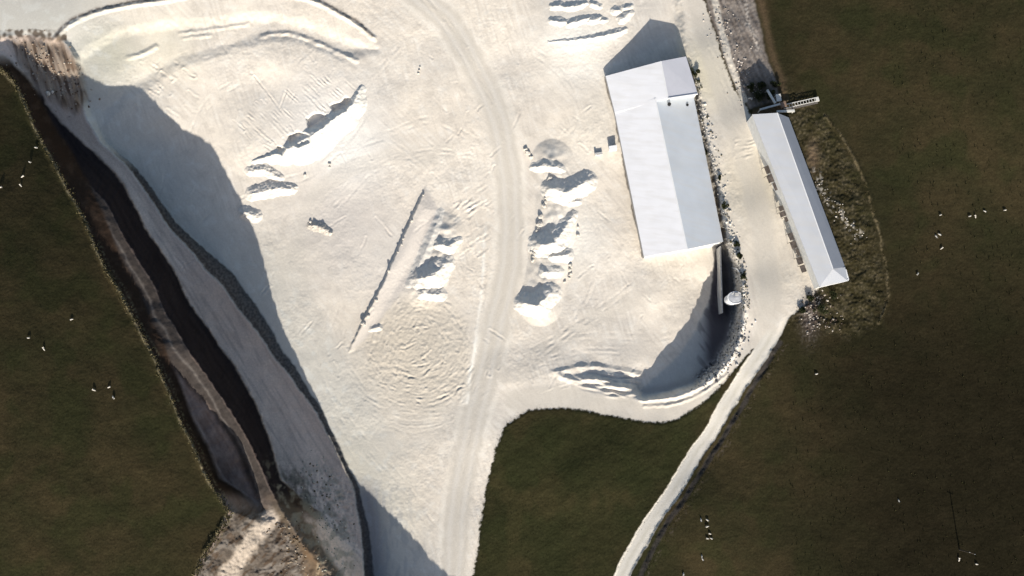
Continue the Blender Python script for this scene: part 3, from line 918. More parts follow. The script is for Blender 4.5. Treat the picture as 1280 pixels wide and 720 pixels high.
def boulders(spots, label, group, size=(.45, .85)):
    for i, (u, v) in enumerate(spots):
        if len(protos) < 5:
            o = bm_obj('boulder', rock_bm(1.0, len(protos)), M_STONE)
            protos.append(o)
        else:
            o = random.choice(protos).copy()
            COL.objects.link(o)
        s = random.uniform(*size)
        o.location = G(u, v, s * .35)
        o.scale = (s, s, s)
        o.rotation_euler = (random.uniform(-.4, .4), random.uniform(-.4, .4), random.uniform(0, 6.28))
        tag(o, label, 'boulder', group)


def along(pts, n, jit):
    pts = spline(pts, 10)
    r = []
    for k in range(n):
        i = random.uniform(0, len(pts) - 1.01)
        a = int(i)
        t = i - a
        r.append((pts[a][0] * (1 - t) + pts[a + 1][0] * t + random.gauss(0, jit), pts[a][1] * (1 - t) + pts[a + 1][1] * t + random.gauss(0, jit)))
    return r


boulders(along([(694, 212), (686, 228), (681, 250), (676, 270), (672, 290), (668, 310), (665, 330)], 34, 1.4), 'pale boulder in the broken line along the left edge of the eastern heap row', 'boulders edging the eastern heap row')
boulders(along([(653, 182), (659, 190), (664, 198)], 6, .8), 'boulder in the short string above the eastern heap row', 'boulders above the eastern heap row')
boulders(along([(728, 262), (722, 300), (716, 330), (706, 352), (704, 364)], 9, 1.5), 'small stone lying at the bright foot of the eastern heap row', 'stones at the foot of the eastern heap row', (.4, .7))
boulders(along([(533, 236), (512, 282), (490, 330), (468, 378), (440, 434)], 10, .7), 'boulder lying against the dark left step of the level pad', 'boulders along the level pad step', (.35, .7))
boulders([(388, 277), (394, 281), (399, 279), (404, 285), (409, 288), (413, 291), (392, 285), (401, 287)], 'stone on the small isolated rubble pile', 'stones of the isolated rubble pile', (.4, .8))
boulders([(60, 117), (66, 115)], 'one of two white boulders side by side in the dark corner below the spur', 'white boulders in the dark corner', (.7, .9))
boulders([(412, 205), (412, 209), (381, 219), (523, 92), (525, 84), (524, 88)], 'single stone lying loose on the open quarry floor', 'loose stones on the quarry floor', (.35, .6))
boulders([(656, 376), (654, 386), (657, 373)], 'stone at the lower left tip of the eastern heap row', 'stones at the tip of the eastern heap row', (.4, .7))


# ------------------------------------------------------------------ stuff: rubble and tussocks
def rubble(name, label, spots, size, cols):
    base = []
    for k in range(4):
        b = bmesh.new()
        bmesh.ops.create_icosphere(b, subdivisions=1, radius=1)
        q = random.Random(50 + k)
        for v in b.verts:
            v.co *= q.uniform(.65, 1.15)
        b.verts.index_update()
        base.append((np.array([v.co[:] for v in b.verts]), np.array([[v.index for v in f.verts] for f in b.faces])))
        b.free()
    vs, fs, cs, n = [], [], [], 0
    for (u, v) in spots:
        bv, bf = random.choice(base)
        s = random.uniform(*size) * random.choice([.7, 1, 1, 1.4])
        a = random.uniform(0, 6.28)
        rot = np.array([[math.cos(a), -math.sin(a), 0], [math.sin(a), math.cos(a), 0], [0, 0, 1]])
        w = (bv * np.array([s * random.uniform(.8, 1.5), s, s * .7])) @ rot.T + np.array(G(u, v, s * .2))
        vs.append(w)
        fs.append(bf + n)
        c = np.array(random.choice(cols)) * random.uniform(.8, 1.2)
        cs.append(np.tile(c, (len(bv), 1)))
        n += len(bv)
    o = np_mesh(name, np.concatenate(vs), np.concatenate(fs), M_ROCK, np.concatenate(cs), smooth_=False)
    tag(o, label, 'rubble', None, 'stuff')


GREY = [(.50, .47, .42), (.36, .34, .30), (.62, .58, .52), (.22, .2, .17), (.10, .09, .06)]
rubble('rubble', 'grey and white stone rubble strewn down the slope beside the big shed',
       along([(872, 124), (880, 150), (890, 190), (902, 240), (911, 285), (921, 322), (930, 360), (930, 390)], 520, 4.2), (.15, .36), GREY)
rubble('rubble', 'pale broken rubble spilling across rough ground behind the long shed', along([(1022, 222), (1034, 246), (1048, 262), (1062, 280), (1074, 296)], 50, 5), (.15, .3), [(.45, .41, .36), (.36, .32, .27), (.5, .46, .4)])
rubble('rubble', 'broken stone and earth tipped at the lower end of the long shed', along([(1004, 384), (1016, 378), (1030, 372), (1012, 400), (1050, 400)], 150, 8), (.15, .36), [(.3, .26, .22), (.16, .13, .1), (.4, .36, .31), (.08, .06, .05)])
rubble('rubble', 'grey broken stone scattered on the lower bench at the bottom', along([(395, 580), (405, 620), (418, 660), (420, 705), (425, 735)], 160, 14), (.15, .36), [(.4, .38, .32), (.3, .28, .22), (.5, .47, .4), (.14, .12, .08)])
rubble('rubble', 'stones and clods covering the sunlit spoil slope at the bottom left', along([(352, 655), (372, 680), (366, 715), (350, 725)], 150, 9), (.15, .34), [(.2, .16, .12), (.28, .24, .19), (.12, .085, .055), (.07, .05, .03)])
rubble('rubble', 'fallen stone lying along the foot of the pit wall', along([(929, 400), (920, 432), (900, 458), (872, 478)], 300, 6), (.18, .42), [(.35, .34, .33), (.2, .19, .19), (.5, .48, .46), (.1, .1, .1)])
rubble('rubble', 'loose rubble on the brown spur in the top left corner', along([(30, 60), (55, 80), (75, 100), (95, 125)], 200, 12), (.15, .36), [(.26, .2, .15), (.38, .33, .27), (.12, .08, .06)])
rubble('rubble', 'earth clods and stones along the bank above the long shed', along([(895, 5), (908, 50), (925, 95), (940, 125)], 160, 9), (.15, .36), [(.36, .32, .28), (.5, .45, .4), (.2, .17, .14)])


def tussocks(name, label, spots, size, cols):
    vs, fs, cs, n = [], [], [], 0
    for (u, v) in spots:
        g = np.array(G(u, v))
        s = random.uniform(*size)
        c = np.array(random.choice(cols)) * random.uniform(.75, 1.25)
        for k in range(7):
            a = random.uniform(0, 6.28)
            r = s * random.uniform(.2, .6)
            d = np.array([math.cos(a), math.sin(a), 0])
            e = np.array([-math.sin(a), math.cos(a), 0])
            vs += [g + e * s * .12 - [0, 0, .05], g - e * s * .12 - [0, 0, .05], g + d * r + e * s * .06 + [0, 0, s * random.uniform(.5, .9)]]
            fs.append((n, n + 1, n + 2))
            cs += [c, c, c * 1.2]
            n += 3
    o = np_mesh(name, vs, fs, M_GRASS, np.array(cs), smooth_=False)
    tag(o, label, 'grass', None, 'stuff')


def inside(poly, n, box):
    r = []
    while len(r) < n:
        u, v = random.uniform(box[0], box[2]), random.uniform(box[1], box[3])
        if poly_sd(np.array([u]), np.array([v]), poly)[0] > 0:
            r.append((u, v))
    return r


BR = [(.085, .062, .035), (.06, .045, .024), (.13, .10, .06), (.04, .036, .018)]
DG = [(.035, .035, .016), (.05, .045, .022), (.025, .025, .012)]
tussocks('rough_grass', 'brown and straw coloured tussocks on the ground behind the long shed', [p for p in inside(ROUGH, 950, (938, 100, 1111, 424)) if not (p[0] < 1030 + (p[1] - 350) * .52 and p[0] > 930 + (p[1] - 140) * .4 and p[1] > 135 and p[1] < 362)], (.2, .5), BR)
tussocks('rough_grass', 'dry pale grass along the rim of the hillside field', along(RIM[:13], 1500, 2.2), (.4, .8), [(.2, .17, .1), (.14, .12, .06), (.08, .07, .035)])
tussocks('rough_grass', 'dry pale grass along the curved edge of the rough ground', along([(1030, 142), (1050, 168), (1070, 203), (1086, 243), (1098, 288), (1108, 336), (1110, 372), (1099, 404)], 110, 1.2), (.2, .4), [(.18, .14, .085), (.12, .09, .05)])
tussocks('verge_grass', 'ragged grass verge where the green triangular field meets the white ground', along([(592, 715), (600, 660), (608, 612), (619, 562), (633, 531), (660, 513), (705, 511), (760, 519), (800, 528), (835, 528), (868, 514), (896, 488)], 500, 1.6), (.1, .24), [(.05, .048, .022), (.035, .04, .016), (.09, .075, .04)])
tussocks('verge_grass', 'ragged grass verge along both sides of the narrow white path', along([(946, 466), (926, 494), (897, 540), (858, 603), (836, 637), (812, 672), (788, 722)], 420, 1.2) + along([(925, 464), (908, 488), (879, 538), (839, 601), (816, 636), (792, 671), (766, 720)], 420, 1.2), (.1, .22), [(.05, .048, .022), (.08, .065, .035), (.035, .035, .016)])
tussocks('field_grass', 'dark tussocks scattered over the large right field', [(u, v) for (u, v) in zip(rng.uniform(985, 1285, 1500), rng.uniform(-5, 725, 1500)) if not (u < 1115 and v < 425)], (.3, .8), DG)
tussocks('field_grass', 'dark tussocks scattered over the hillside field', [(u, v) for (u, v) in zip(rng.uniform(-5, 280, 1800), rng.uniform(90, 725, 1800)) if u < 20 + (v - 110) * .44], (.12, .32), DG)
tussocks('field_grass', 'green tussocks scattered over the triangular field', [p for p in inside([(632, 535), (700, 515), (800, 530), (868, 530), (890, 520), (770, 715), (595, 715)], 900, (595, 515, 890, 715))], (.12, .32), [(.03, .04, .016), (.045, .045, .02)])
tussocks('rough_grass', 'dry weeds along the bare strip beside the narrow path', along([(980, 430), (946, 488), (910, 548), (870, 612), (846, 648), (820, 690), (806, 722)], 260, 3), (.2, .45), BR)


# ------------------------------------------------------------------ bushes
M_LEAF = plain('dark_leaves', (.035, .040, .018), .9, .5, 1.2, spec=.05)
M_WOOD = plain('grey_wood', (.16, .13, .10), .9, .2, 3)


def bush(u, v, r, label, group, seed):
    q = random.Random(seed)
    root = empty('scrub_bush', G(u, v, -.05))
    tag(root, label, 'bush', group)
    vs, fs, n = [], [], 0
    lobes = [(q.gauss(0, .45) * r, q.gauss(0, .45) * r, q.uniform(.35, .95) * r, q.uniform(.3, .55) * r) for _ in range(9)]
    for _ in range(900):
        lx, ly, lz, lr = q.choice(lobes)
        d = Vector((q.gauss(0, 1), q.gauss(0, 1), q.gauss(0, 1))).normalized() * lr * q.uniform(.5, 1.1)
        c = Vector((lx, ly, lz)) + d
        c.z = max(c.z, .05)
        a = Vector((q.gauss(0, 1), q.gauss(0, 1), q.gauss(0, 1))).normalized() * .16
        b = a.cross(Vector((q.gauss(0, 1), q.gauss(0, 1), q.gauss(0, 1)))).normalized() * .11
        vs += [c - a, c + b, c + a, c - b]
        fs.append((n, n + 1, n + 2, n + 3))
        n += 4
    cr = np_mesh('crown', np.array([p[:] for p in vs]), fs, M_LEAF, parent=root, smooth_=False)
    bm = bmesh.new()
    for (lx, ly, lz, lr) in lobes[:6]:
        top = Vector((lx, ly, lz))
        ret = bmesh.ops.create_cone(bm, cap_ends=True, segments=5, radius1=.07, radius2=.02, depth=top.length)
        mt = Matrix.Translation(top / 2) @ top.to_track_quat('Z', 'Y').to_matrix().to_4x4()
        bmesh.ops.transform(bm, matrix=mt, verts=ret['verts'])
    me = bpy.data.meshes.new('stem')
    bm.to_mesh(me)
    bm.free()
    me.materials.append(M_WOOD)
    st = bpy.data.objects.new('stem', me)
    COL.objects.link(st)
    st.parent = root


gB = 'dark bushes by the top end of the long shed'
for i, (u, v, r, lab) in enumerate(((938, 110, 1.4, 'dark bush furthest left in the clump above the long shed'), (949, 121, 1.8, 'round dark bush nearest the beam at the top of the long shed'),
                                    (952, 106, 1.2, 'dark bush at the top of the clump above the long shed'), (961, 119, 1.7, 'dark bush beside the slanting beam above the long shed'),
                                    (968, 107, 1.3, 'small dark bush above the pale hopper block'))):
    bush(u, v, r, lab, gB, 200 + i)
gS = 'bushes on the rubble slope by the big shed'
for i, (u, v, r, lab) in enumerate(((868, 92, 1.3, 'dark bush by the far top corner of the big shed'), (870, 108, 1.5, 'dark bush pressed against the right wall of the far shed section'), (883, 190, .9, 'small bush high on the rubble slope'),
                                    (905, 258, .9, 'small bush half way down the rubble slope'), (924, 322, 1.2, 'bush near the white sheet at the head of the pit'), (920, 306, .9, 'small bush just above the white sheet'), (929, 346, 1.0, 'lowest bush on the rubble slope beside the pit'),
                                    (899, 222, .8, 'tiny bush on the rubble slope beside the middle of the big shed'))):
    bush(u, v, r, lab, gS, 300 + i)
gE2 = 'bushes at the lower end of the long shed'
for i, (u, v, r, lab) in enumerate(((1024, 386, 1.7, 'largest dark bush below the lower end of the long shed'), (1012, 372, 1.2, 'dark bush touching the lower corner of the long shed'),
                                    (1003, 388, 1.1, 'dark bush on the edge of the track below the long shed'), (1040, 368, 1.0, 'small bush under the white corner of the long shed'))):
    bush(u, v, r, lab, gE2, 400 + i)


# ------------------------------------------------------------------ sheds
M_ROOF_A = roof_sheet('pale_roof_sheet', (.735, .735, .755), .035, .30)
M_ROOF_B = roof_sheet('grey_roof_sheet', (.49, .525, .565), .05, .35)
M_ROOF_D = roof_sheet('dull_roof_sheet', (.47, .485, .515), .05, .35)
M_ROOF_E = plain('shaded_roof_sheet', (.235, .255, .295), .6, .04, .35, spec=.25)  # right slope of the long shed, its shaded side darkened in the colour
M_ROOF_C = plain('grey_roof_sheet_far', (.53, .53, .57), .5, .04, .35, metal=0.0, spec=.35)
M_WALL = plain('wall_cladding', (.30, .29, .27), .8, .15, .8)
M_WALL_L = plain('pale_wall_cladding', (.62, .62, .60), .7, .1, .8)
M_TRIM = plain('trim_metal', (.72, .72, .72), .5, .05, 1)
M_DARK = plain('dark_opening', (.02, .02, .02), .8, .2, 1)
M_CONC = plain('weathered_concrete', (.46, .45, .43), .9, .15, 1.2)


def slab(bm, a, b, c, d, th=.18):
    """a..d corners of the top face; thickness downwards"""
    top = [bm.verts.new(p) for p in (a, b, c, d)]
    bot = [bm.verts.new(p - Vector((0, 0, th))) for p in (a, b, c, d)]
    bm.faces.new(top)
    bm.faces.new(bot[::-1])
    for i in range(4):
        j = (i + 1) % 4
        bm.faces.new((top[i], bot[i], bot[j], top[j]))


def roof_slab(name, a, b, c, d, mat, root, ribs=0):
    """a,b = eave ends, d,c = ridge ends; standing seams run from eave to ridge"""
    bm = bmesh.new()
    slab(bm, a, b, c, d)
    for k in range(1, ribs):
        t = k / ribs
        e, r = a.lerp(b, t), d.lerp(c, t)
        al = (b - a).normalized() * .05
        up = Vector((0, 0, .05))
        slab(bm, e - al + up, e + al + up, r + al + up, r - al + up, .045)
    return bm_obj(name, bm, mat, root)


def prism(bm, pts, z0):
    """vertical wall panel below a polyline of top points"""
    pass


def wall(name, a, b, zb, mat, root, th=.25, mid=None):
    """vertical wall from ground zb up to points a-b (optionally a gable apex between)"""
    bm = bmesh.new()
    d = (b - a)
    d.z = 0
    n = Vector((-d.y, d.x, 0)).normalized() * th / 2
    tops = [a, mid, b] if mid else [a, b]
    poly = [Vector((a.x, a.y, zb))] + tops + [Vector((b.x, b.y, zb))]
    f1 = [bm.verts.new(p + n) for p in poly]
    f2 = [bm.verts.new(p - n) for p in poly]
    bm.faces.new(f1)
    bm.faces.new(f2[::-1])
    for i in range(len(poly)):
        j = (i + 1) % len(poly)
        bm.faces.new((f1[i], f2[i], f2[j], f1[j]))
    return bm_obj(name, bm, mat, root)


def box(bm, c, ax, ay, az):
    v = [bm.verts.new(c + ax * i + ay * j + az * k) for i in (-1, 1) for j in (-1, 1) for k in (-1, 1)]
    for f in ((0, 1, 3, 2), (4, 6, 7, 5), (0, 4, 5, 1), (2, 3, 7, 6), (0, 2, 6, 4), (1, 5, 7, 3)):
        bm.faces.new([v[i] for i in f])


def beam(bm, a, b, w, h):
    d = (b - a)
    L = d.length / 2
    d.normalize()
    s = d.cross(Vector((0, 0, 1)))
    s = s.normalized() if s.length > 1e-3 else Vector((1, 0, 0))
    up = s.cross(d).normalized()
    box(bm, (a + b) / 2, d * L, s * w / 2, up * h / 2)


def lerp(a, b, t):
    return a.lerp(b, t)


shed = empty('quarry_shed', G(830, 220))
tag(shed, 'big pale metal quarry shed in two roof sections, long gable roof with wider left slope', 'shed')
# far section (taller on its right side)
FL0, FL1 = P(757, 95, 3.0), P(768.5, 141, 3.0)
FR0, FR1 = P(826, 76.5, 9.6), P(835, 122.5, 9.6)
FE0, FE1 = P(857.5, 70.5, 7.2), P(872, 117, 7.2)
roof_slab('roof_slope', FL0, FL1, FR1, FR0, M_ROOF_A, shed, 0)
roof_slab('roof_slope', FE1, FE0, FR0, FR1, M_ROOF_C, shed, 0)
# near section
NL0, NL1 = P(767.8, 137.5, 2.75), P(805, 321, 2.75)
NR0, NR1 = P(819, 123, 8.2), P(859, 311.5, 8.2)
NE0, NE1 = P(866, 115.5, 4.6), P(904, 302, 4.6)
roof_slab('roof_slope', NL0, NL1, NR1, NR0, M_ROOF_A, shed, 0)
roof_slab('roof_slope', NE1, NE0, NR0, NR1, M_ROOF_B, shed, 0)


def ridge_cap(a, b):
    bm = bmesh.new()
    up = Vector((0, 0, .06))
    beam(bm, a + up, b + up, .35, .08)
    bm_obj('ridge_cap', bm, M_TRIM, shed)


ridge_cap(FR0, FR1)
ridge_cap(NR0, NR1)


def inset(a, c, k):
    return a.lerp(c, k) - Vector((0, 0, .25))


def gable(l, r, e, zb, mat, off):
    d = off
    wall('gable_wall', inset(l, r, .02) + d, inset(e, r, .04) + d, zb, mat, shed, .25, r - Vector((0, 0, .22)) + d)


axisv = (NL1 - NL0).normalized()
gable(FL0, FR0, FE0, -1.5, M_WALL, axisv * .35)
gable(FL1, FR1, FE1, -1.5, M_WALL_L, axisv * -.2)
gable(NL1, NR1, NE1, -4, M_WALL_L, axisv * -.35)
wall('wall', inset(FL0, FR0, .02), inset(FL1, FR1, .02), -1, M_WALL, shed)
wall('wall', inset(NL0, NR0, .02), inset(NL1, NR1, .02), -1, M_WALL, shed)
wall('wall', inset(FE0, FR0, .03), inset(FE1, FR1, .03), -3, M_WALL, shed)
wall('wall', inset(NE0, NR0, .03), inset(NE1, NR1, .03), -5, M_WALL, shed)
bm = bmesh.new()
beam(bm, FR1 + Vector((0, 0, .05)) + axisv * .12, FE1 + Vector((0, 0, .05)) + axisv * .12, .3, .35)
tag(bm_obj('barge_board', bm, M_TRIM, shed), 'white board along the step between the two roof sections')
for (u, v, z, r) in ((836.5, 130.5, 7.2, .55), (859, 131.5, 5.2, .42)):
    bm = bmesh.new()
    bmesh.ops.create_cone(bm, cap_ends=True, segments=14, radius1=r, radius2=r, depth=.9)
    for vv in bm.verts:
        vv.co += P(u, v, z)
    o = bm_obj('roof_vent', bm, M_DARK, shed)
# gutter along the left eave
bm = bmesh.new()
beam(bm, NL0 + Vector((-.15, 0, -.2)), NL1 + Vector((-.15, 0, -.2)), .22, .16)
beam(bm, FL0 + Vector((-.15, 0, -.2)), FL1 + Vector((-.15, 0, -.2)), .22, .16)
bm_obj('gutter', bm, plain('gutter_grey', (.28, .27, .26), .6), shed)

# ---- retaining wall that runs from the shed corner down into the pit
bm = bmesh.new()
a, b = P(900.5, 308, 1.2), P(903, 391, .6)
wl = wall('retaining_wall', a, b, -6, M_CONC, None, .42)
tag(wl, 'thin straight concrete wall running from the shed corner into the pit', 'wall')
rp = [P(886, 306, .2), P(896, 330, 0)]

# ---- long narrow shed
ls = empty('long_shed', G(1000, 250))
tag(ls, 'long narrow metal shed with a pale roof between the track and the rough ground', 'shed')
za, zr, ze = 13.4, 15.4, 13.0
L0, L1 = P(940, 143, za), P(1024.5, 359, za)
R0, R1 = P(971.5, 141, zr), P(1041, 336, zr)
E0, E1 = P(986, 147, ze), P(1056.5, 334, ze)
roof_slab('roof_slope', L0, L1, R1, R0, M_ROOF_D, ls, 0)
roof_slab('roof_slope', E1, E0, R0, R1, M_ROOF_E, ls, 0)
# hipped lower end
HE = P(1059.5, 351, 13.1)
bm = bmesh.new()
END = (P(1041, 336, 14.5), P(1024.5, 359, 13.5), P(1059.5, 351, 13.6), P(1056.5, 334, 13.25))
vs = [bm.verts.new(p) for p in END]
bm.faces.new((vs[0], vs[1], vs[2], vs[3]))
vb = [bm.verts.new(p - Vector((0, 0, .18))) for p in END]
bm.faces.new(vb[::-1])
for i in range(4):
    j = (i + 1) % 4
    bm.faces.new((vs[i], vb[i], vb[j], vs[j]))
bm_obj('end_roof', bm, M_ROOF_D, ls)
bm = bmesh.new()
beam(bm, R0 + Vector((0, 0, .06)), R1 + Vector((0, 0, .06)), .3, .08)
bm_obj('ridge_cap', bm, M_TRIM, ls)
wall('wall', inset(L0, R0, .04), inset(L1, R1, .04), 4, M_WALL_L, ls)
wall('wall', inset(E0, R0, .06), inset(E1, R1, .06), 4, M_WALL, ls)
wall('gable_wall', inset(L0, E0, .04) + (L1 - L0).normalized() * .3, inset(E0, L0, .04) + (L1 - L0).normalized() * .3, 4, M_WALL, ls, .25)
wall('end_wall', inset(L1, HE, .05) + (L0 - L1).normalized() * .3, inset(HE, L1, .05) + (L0 - L1).normalized() * .3, 4, M_WALL_L, ls, .25)
bm = bmesh.new()
beam(bm, P(1048, 353, 12.7), P(1060, 350, 12.8), .5, .9)
beam(bm, P(1060, 350, 12.8), P(1056.5, 337, 12.8), .5, .6)
tag(bm_obj('fascia', bm, M_TRIM, ls), 'bright white fascia at the lower corner')
# lean-to bays and a small porch on the track side
bm = bmesh.new()
slab(bm, P(1012, 326, 11.0), P(1021, 352, 11.0), P(1024, 354, 11.5), P(1013, 320, 11.5), .12)
bm_obj('lean_to_roof', bm, M_ROOF_C, ls)
M_AWN = plain('rusty_awning', (.085, .07, .06), .9, .45, .9)
for (a, b) in (((958, 206), (971, 238)), ((976, 256), (984, 277)), ((988, 290), (1007, 340))):
    bm = bmesh.new()
    pa, pb = P(a[0] + 2, a[1], 10.2), P(b[0] + 2, b[1], 10.2)
    d = (pb - pa)
    s = Vector((d.y, -d.x, 0)).normalized()
    s = s if s.x < 0 else -s
    n = max(3, int(d.length / 2.2))
    for k in range(n):
        p0, p1 = pa.lerp(pb, (k + .04) / n), pa.lerp(pb, (k + .9) / n)
        w_ = 1.3 + .5 * math.sin(k * 2.3)
        slab(bm, p0, p1, p1 + s * w_ - Vector((0, 0, .5)), p0 + s * w_ - Vector((0, 0, .5)), .1)
        beam(bm, p0 + s * w_ - Vector((0, 0, .5)), p0 + s * w_ - Vector((0, 0, 3.2)), .1, .1)
    bm_obj('awning', bm, M_AWN, ls)

# ---- conveyor gantry at the top of the long shed
M_STEEL = plain('painted_steel', (.58, .57, .53), .6, .12, 1.5)
M_RUST = plain('rusty_steel', (.22, .15, .11), .8, .3, 1.5)
cv = empty('conveyor', G(1000, 130))
tag(cv, 'pale lattice conveyor reaching right from the top of the long shed over the rough ground', 'conveyor')
ca, cb = P(979, 134.0, zat(985, 134) + .9), P(1021, 124.5, zat(1020, 125) + .7)
bm = bmesh.new()
sd = (cb - ca).cross(Vector((0, 0, 1))).normalized() * .6
SGN = 1 if sd.y > 0 else -1
for s in (-1, 1):
    for dz in (0, .5):
        beam(bm, ca + sd * s + Vector((0, 0, dz)), cb + sd * s + Vector((0, 0, dz)), .16, .16)
    n = 12
    for k in range(n):
        p, q = ca.lerp(cb, k / n), ca.lerp(cb, (k + 1) / n)
        beam(bm, p + sd * s, q + sd * s + Vector((0, 0, .5)), .09, .09)
for k in range(13):
    p = ca.lerp(cb, k / 12) + Vector((0, 0, .55))
    beam(bm, p - sd, p + sd, .14, .14)
bm_obj('lattice_frame', bm, M_STEEL, cv)
bm = bmesh.new()
beam(bm, ca - sd * 1.5 * SGN + Vector((0, 0, .1)), cb - sd * 1.5 * SGN + Vector((0, 0, .1)), .8, .12)
bm_obj('belt', bm, plain('rubber_belt', (.12, .11, .10), .9), cv)
for t in (.45, .95):
    p = ca.lerp(cb, t)
    for s in (-1, 1):
        bm = bmesh.new()
        beam(bm, Vector((p.x, p.y, p.z - 2.0)) + sd * s * 1.3, p + sd * s, .16, .16)
        bm_obj('leg', bm, M_STEEL, cv)
bm = bmesh.new()
beam(bm, cb - sd * 1.1 + Vector((0, 0, .25)), cb + sd * 1.1 + Vector((0, 0, .25)), 1.0, .7)
bm_obj('head_drum', bm, M_STEEL, cv)

hp = empty('hopper_tower', G(973, 124))
tag(hp, 'small pale hopper block standing at the top end of the long shed', 'hopper')
c = P(973.5, 122, 9.6)
zb = zat(973, 124)
bm = bmesh.new()
box(bm, Vector((c.x, c.y, (c.z + zb + 2) / 2)), Vector((.75, .1, 0)), Vector((-.15, 1.15, 0)), Vector((0, 0, (c.z - zb - 2) / 2)))
bm_obj('bin', bm, M_STEEL, hp)
for dx in (-.65, .65):
    for dy in (-1, 1):
        bm = bmesh.new()
        beam(bm, Vector((c.x + dx, c.y + dy, zb - .5)), Vector((c.x + dx, c.y + dy, zb + 2.2)), .15, .15)
        bm_obj('leg', bm, M_STEEL, hp)

gt = empty('beam_frame', G(958, 133))
tag(gt, 'pale steel beam frame along the top edge of the long shed with a slanting beam', 'frame')
bm = bmesh.new()
beam(bm, P(950, 137.0, 9.6), P(977, 129.5, 9.6), .55, .5)
bm_obj('cross_beam', bm, M_STEEL, gt)
bm = bmesh.new()
beam(bm, P(959, 112.5, 8.6), P(969, 129, 9.6), .65, .5)
bm_obj('slanting_beam', bm, M_STEEL, gt)
bm = bmesh.new()
beam(bm, P(971, 139.5, 10.2), P(993, 138.5, 9.8), .7, .5)
bm_obj('end_beam', bm, M_STEEL, gt)
for (u, v) in ((950.5, 137), (959.5, 113), (992, 138.7)):
    bm = bmesh.new()
    p = P(u, v, 8.5 if v < 120 else 9.3)
    beam(bm, Vector((p.x, p.y, 5.5)), p, .22, .22)
    bm_obj('post', bm, M_STEEL, gt)
bm = bmesh.new()
box(bm, P(979, 131, 9.6), Vector((.8, .2, 0)), Vector((-.2, .8, 0)), Vector((0, 0, .6)))
bm_obj('drive_box', bm, M_RUST, gt)

# ---- white tank in the pit
M_WHITE = plain('white_paint', (.80, .80, .80), .5, .04, 1)
tk = empty('storage_tank', G(920, 373))
tag(tk, 'round white tank with a dark hatch in the shaded pit beside the track', 'tank')
tc_ = P(919.5, 372, 8.2)
bm = bmesh.new()
prof = [(2.05, -6), (2.15, -.9), (2.3, -.75), (2.3, -.05), (2.05, 0), (2.05, -.2)]
N = 28
ringv = [[bm.verts.new(tc_ + Vector((r * math.cos(6.2832 * k / N) * 1.08, r * math.sin(6.2832 * k / N) * .85, z))) for k in range(N)] for r, z in prof]
for a, b in zip(ringv[:-1], ringv[1:]):
    for k in range(N):
        bm.faces.new((a[k], a[(k + 1) % N], b[(k + 1) % N], b[k]))
bm_obj('tank_shell', bm, M_WHITE, tk)
bm = bmesh.new()
lid = [[bm.verts.new(tc_ + Vector((r * math.cos(6.2832 * k / N) * 1.08, r * math.sin(6.2832 * k / N) * .85, z))) for k in range(N)] for r, z in ((2.08, -.15), (1.3, -.02), (.1, .12))]
for a, b in zip(lid[:-1], lid[1:]):
    for k in range(N):
        bm.faces.new((a[k], a[(k + 1) % N], b[(k + 1) % N], b[k]))
bm.faces.new(lid[-1])
bm_obj('tank_roof', bm, plain('grey_tank_roof', (.38, .39, .41), .7, .2, 1), tk)
bm = bmesh.new()
box(bm, tc_ + Vector((.35, 1.05, .22)), Vector((.55, 0, -.05)), Vector((0, .4, 0)), Vector((0, 0, .2)))
bm_obj('hatch', bm, M_CONC, tk)
bm = bmesh.new()
beam(bm, tc_ + Vector((-2.3, .4, -1.0)), tc_ + Vector((-.6, 1.3, .25)), .25, .12)
bm_obj('ladder', bm, M_STEEL, tk)

# ---- white sheet tilted over the head of the pit
sh = empty('metal_sheet', G(922, 340))
tag(sh, 'narrow bright white sheet lying at the head of the pit above the tank', 'sheet')
bm = bmesh.new()
q = [P(914, 334, zat(914, 334) + .5), P(924, 340, zat(924, 340) + .6), P(930, 345, zat(930, 345) + .5), P(921, 335, zat(921, 335) + 1.5)]
slab(bm, *q, .08)
bm_obj('sheet_panel', bm, M_WHITE, sh)
bm = bmesh.new()
beam(bm, q[0] + Vector((0, 0, .1)), q[2] + Vector((0, 0, .1)), .15, .12)
bm_obj('edge_rail', bm, M_STEEL, sh)

# ---- white bin beside the big shed and a short block
bn = empty('storage_bin', G(765.5, 188))
tag(bn, 'white box shaped bin standing beside the left wall of the big shed', 'bin')
c = G(765.5, 186.5)
ax = Vector((1.2, .18, 0))
ay = Vector((-.08, .55, 0))
bm = bmesh.new()
box(bm, c + Vector((0, 0, .9)), ax, ay, Vector((0, 0, 1.0)))
bm_obj('bin_body', bm, M_WHITE, bn)
bm = bmesh.new()
box(bm, c + Vector((0, 0, 1.98)), ax * 1.05, ay * 1.1, Vector((0, 0, .07)))
bm_obj('lid', bm, M_WHITE, bn)
for s in (-.5, 0, .5):
    bm = bmesh.new()
    box(bm, c + ax * s + ay * -1.06 + Vector((0, 0, .9)), ax * .04, ay * .06, Vector((0, 0, .85)))
    bm_obj('rib', bm, M_TRIM, bn)
bl = empty('concrete_block', G(748, 193))
c = G(748, 193)
tag(bl, 'low pale concrete block lying left of the white bin', 'block')
bm = bmesh.new()
box(bm, c + Vector((0, 0, .45)), Vector((1.2, .2, 0)), Vector((-.07, .4, 0)), Vector((0, 0, .5)))
bm_obj('block_body', bm, M_CONC, bl)
bm = bmesh.new()
box(bm, c + Vector((-.9, -.1, 1.1)), Vector((.3, .05, 0)), Vector((-.05, .3, 0)), Vector((0, 0, .2)))
bm_obj('lifting_lug', bm, M_CONC, bl)

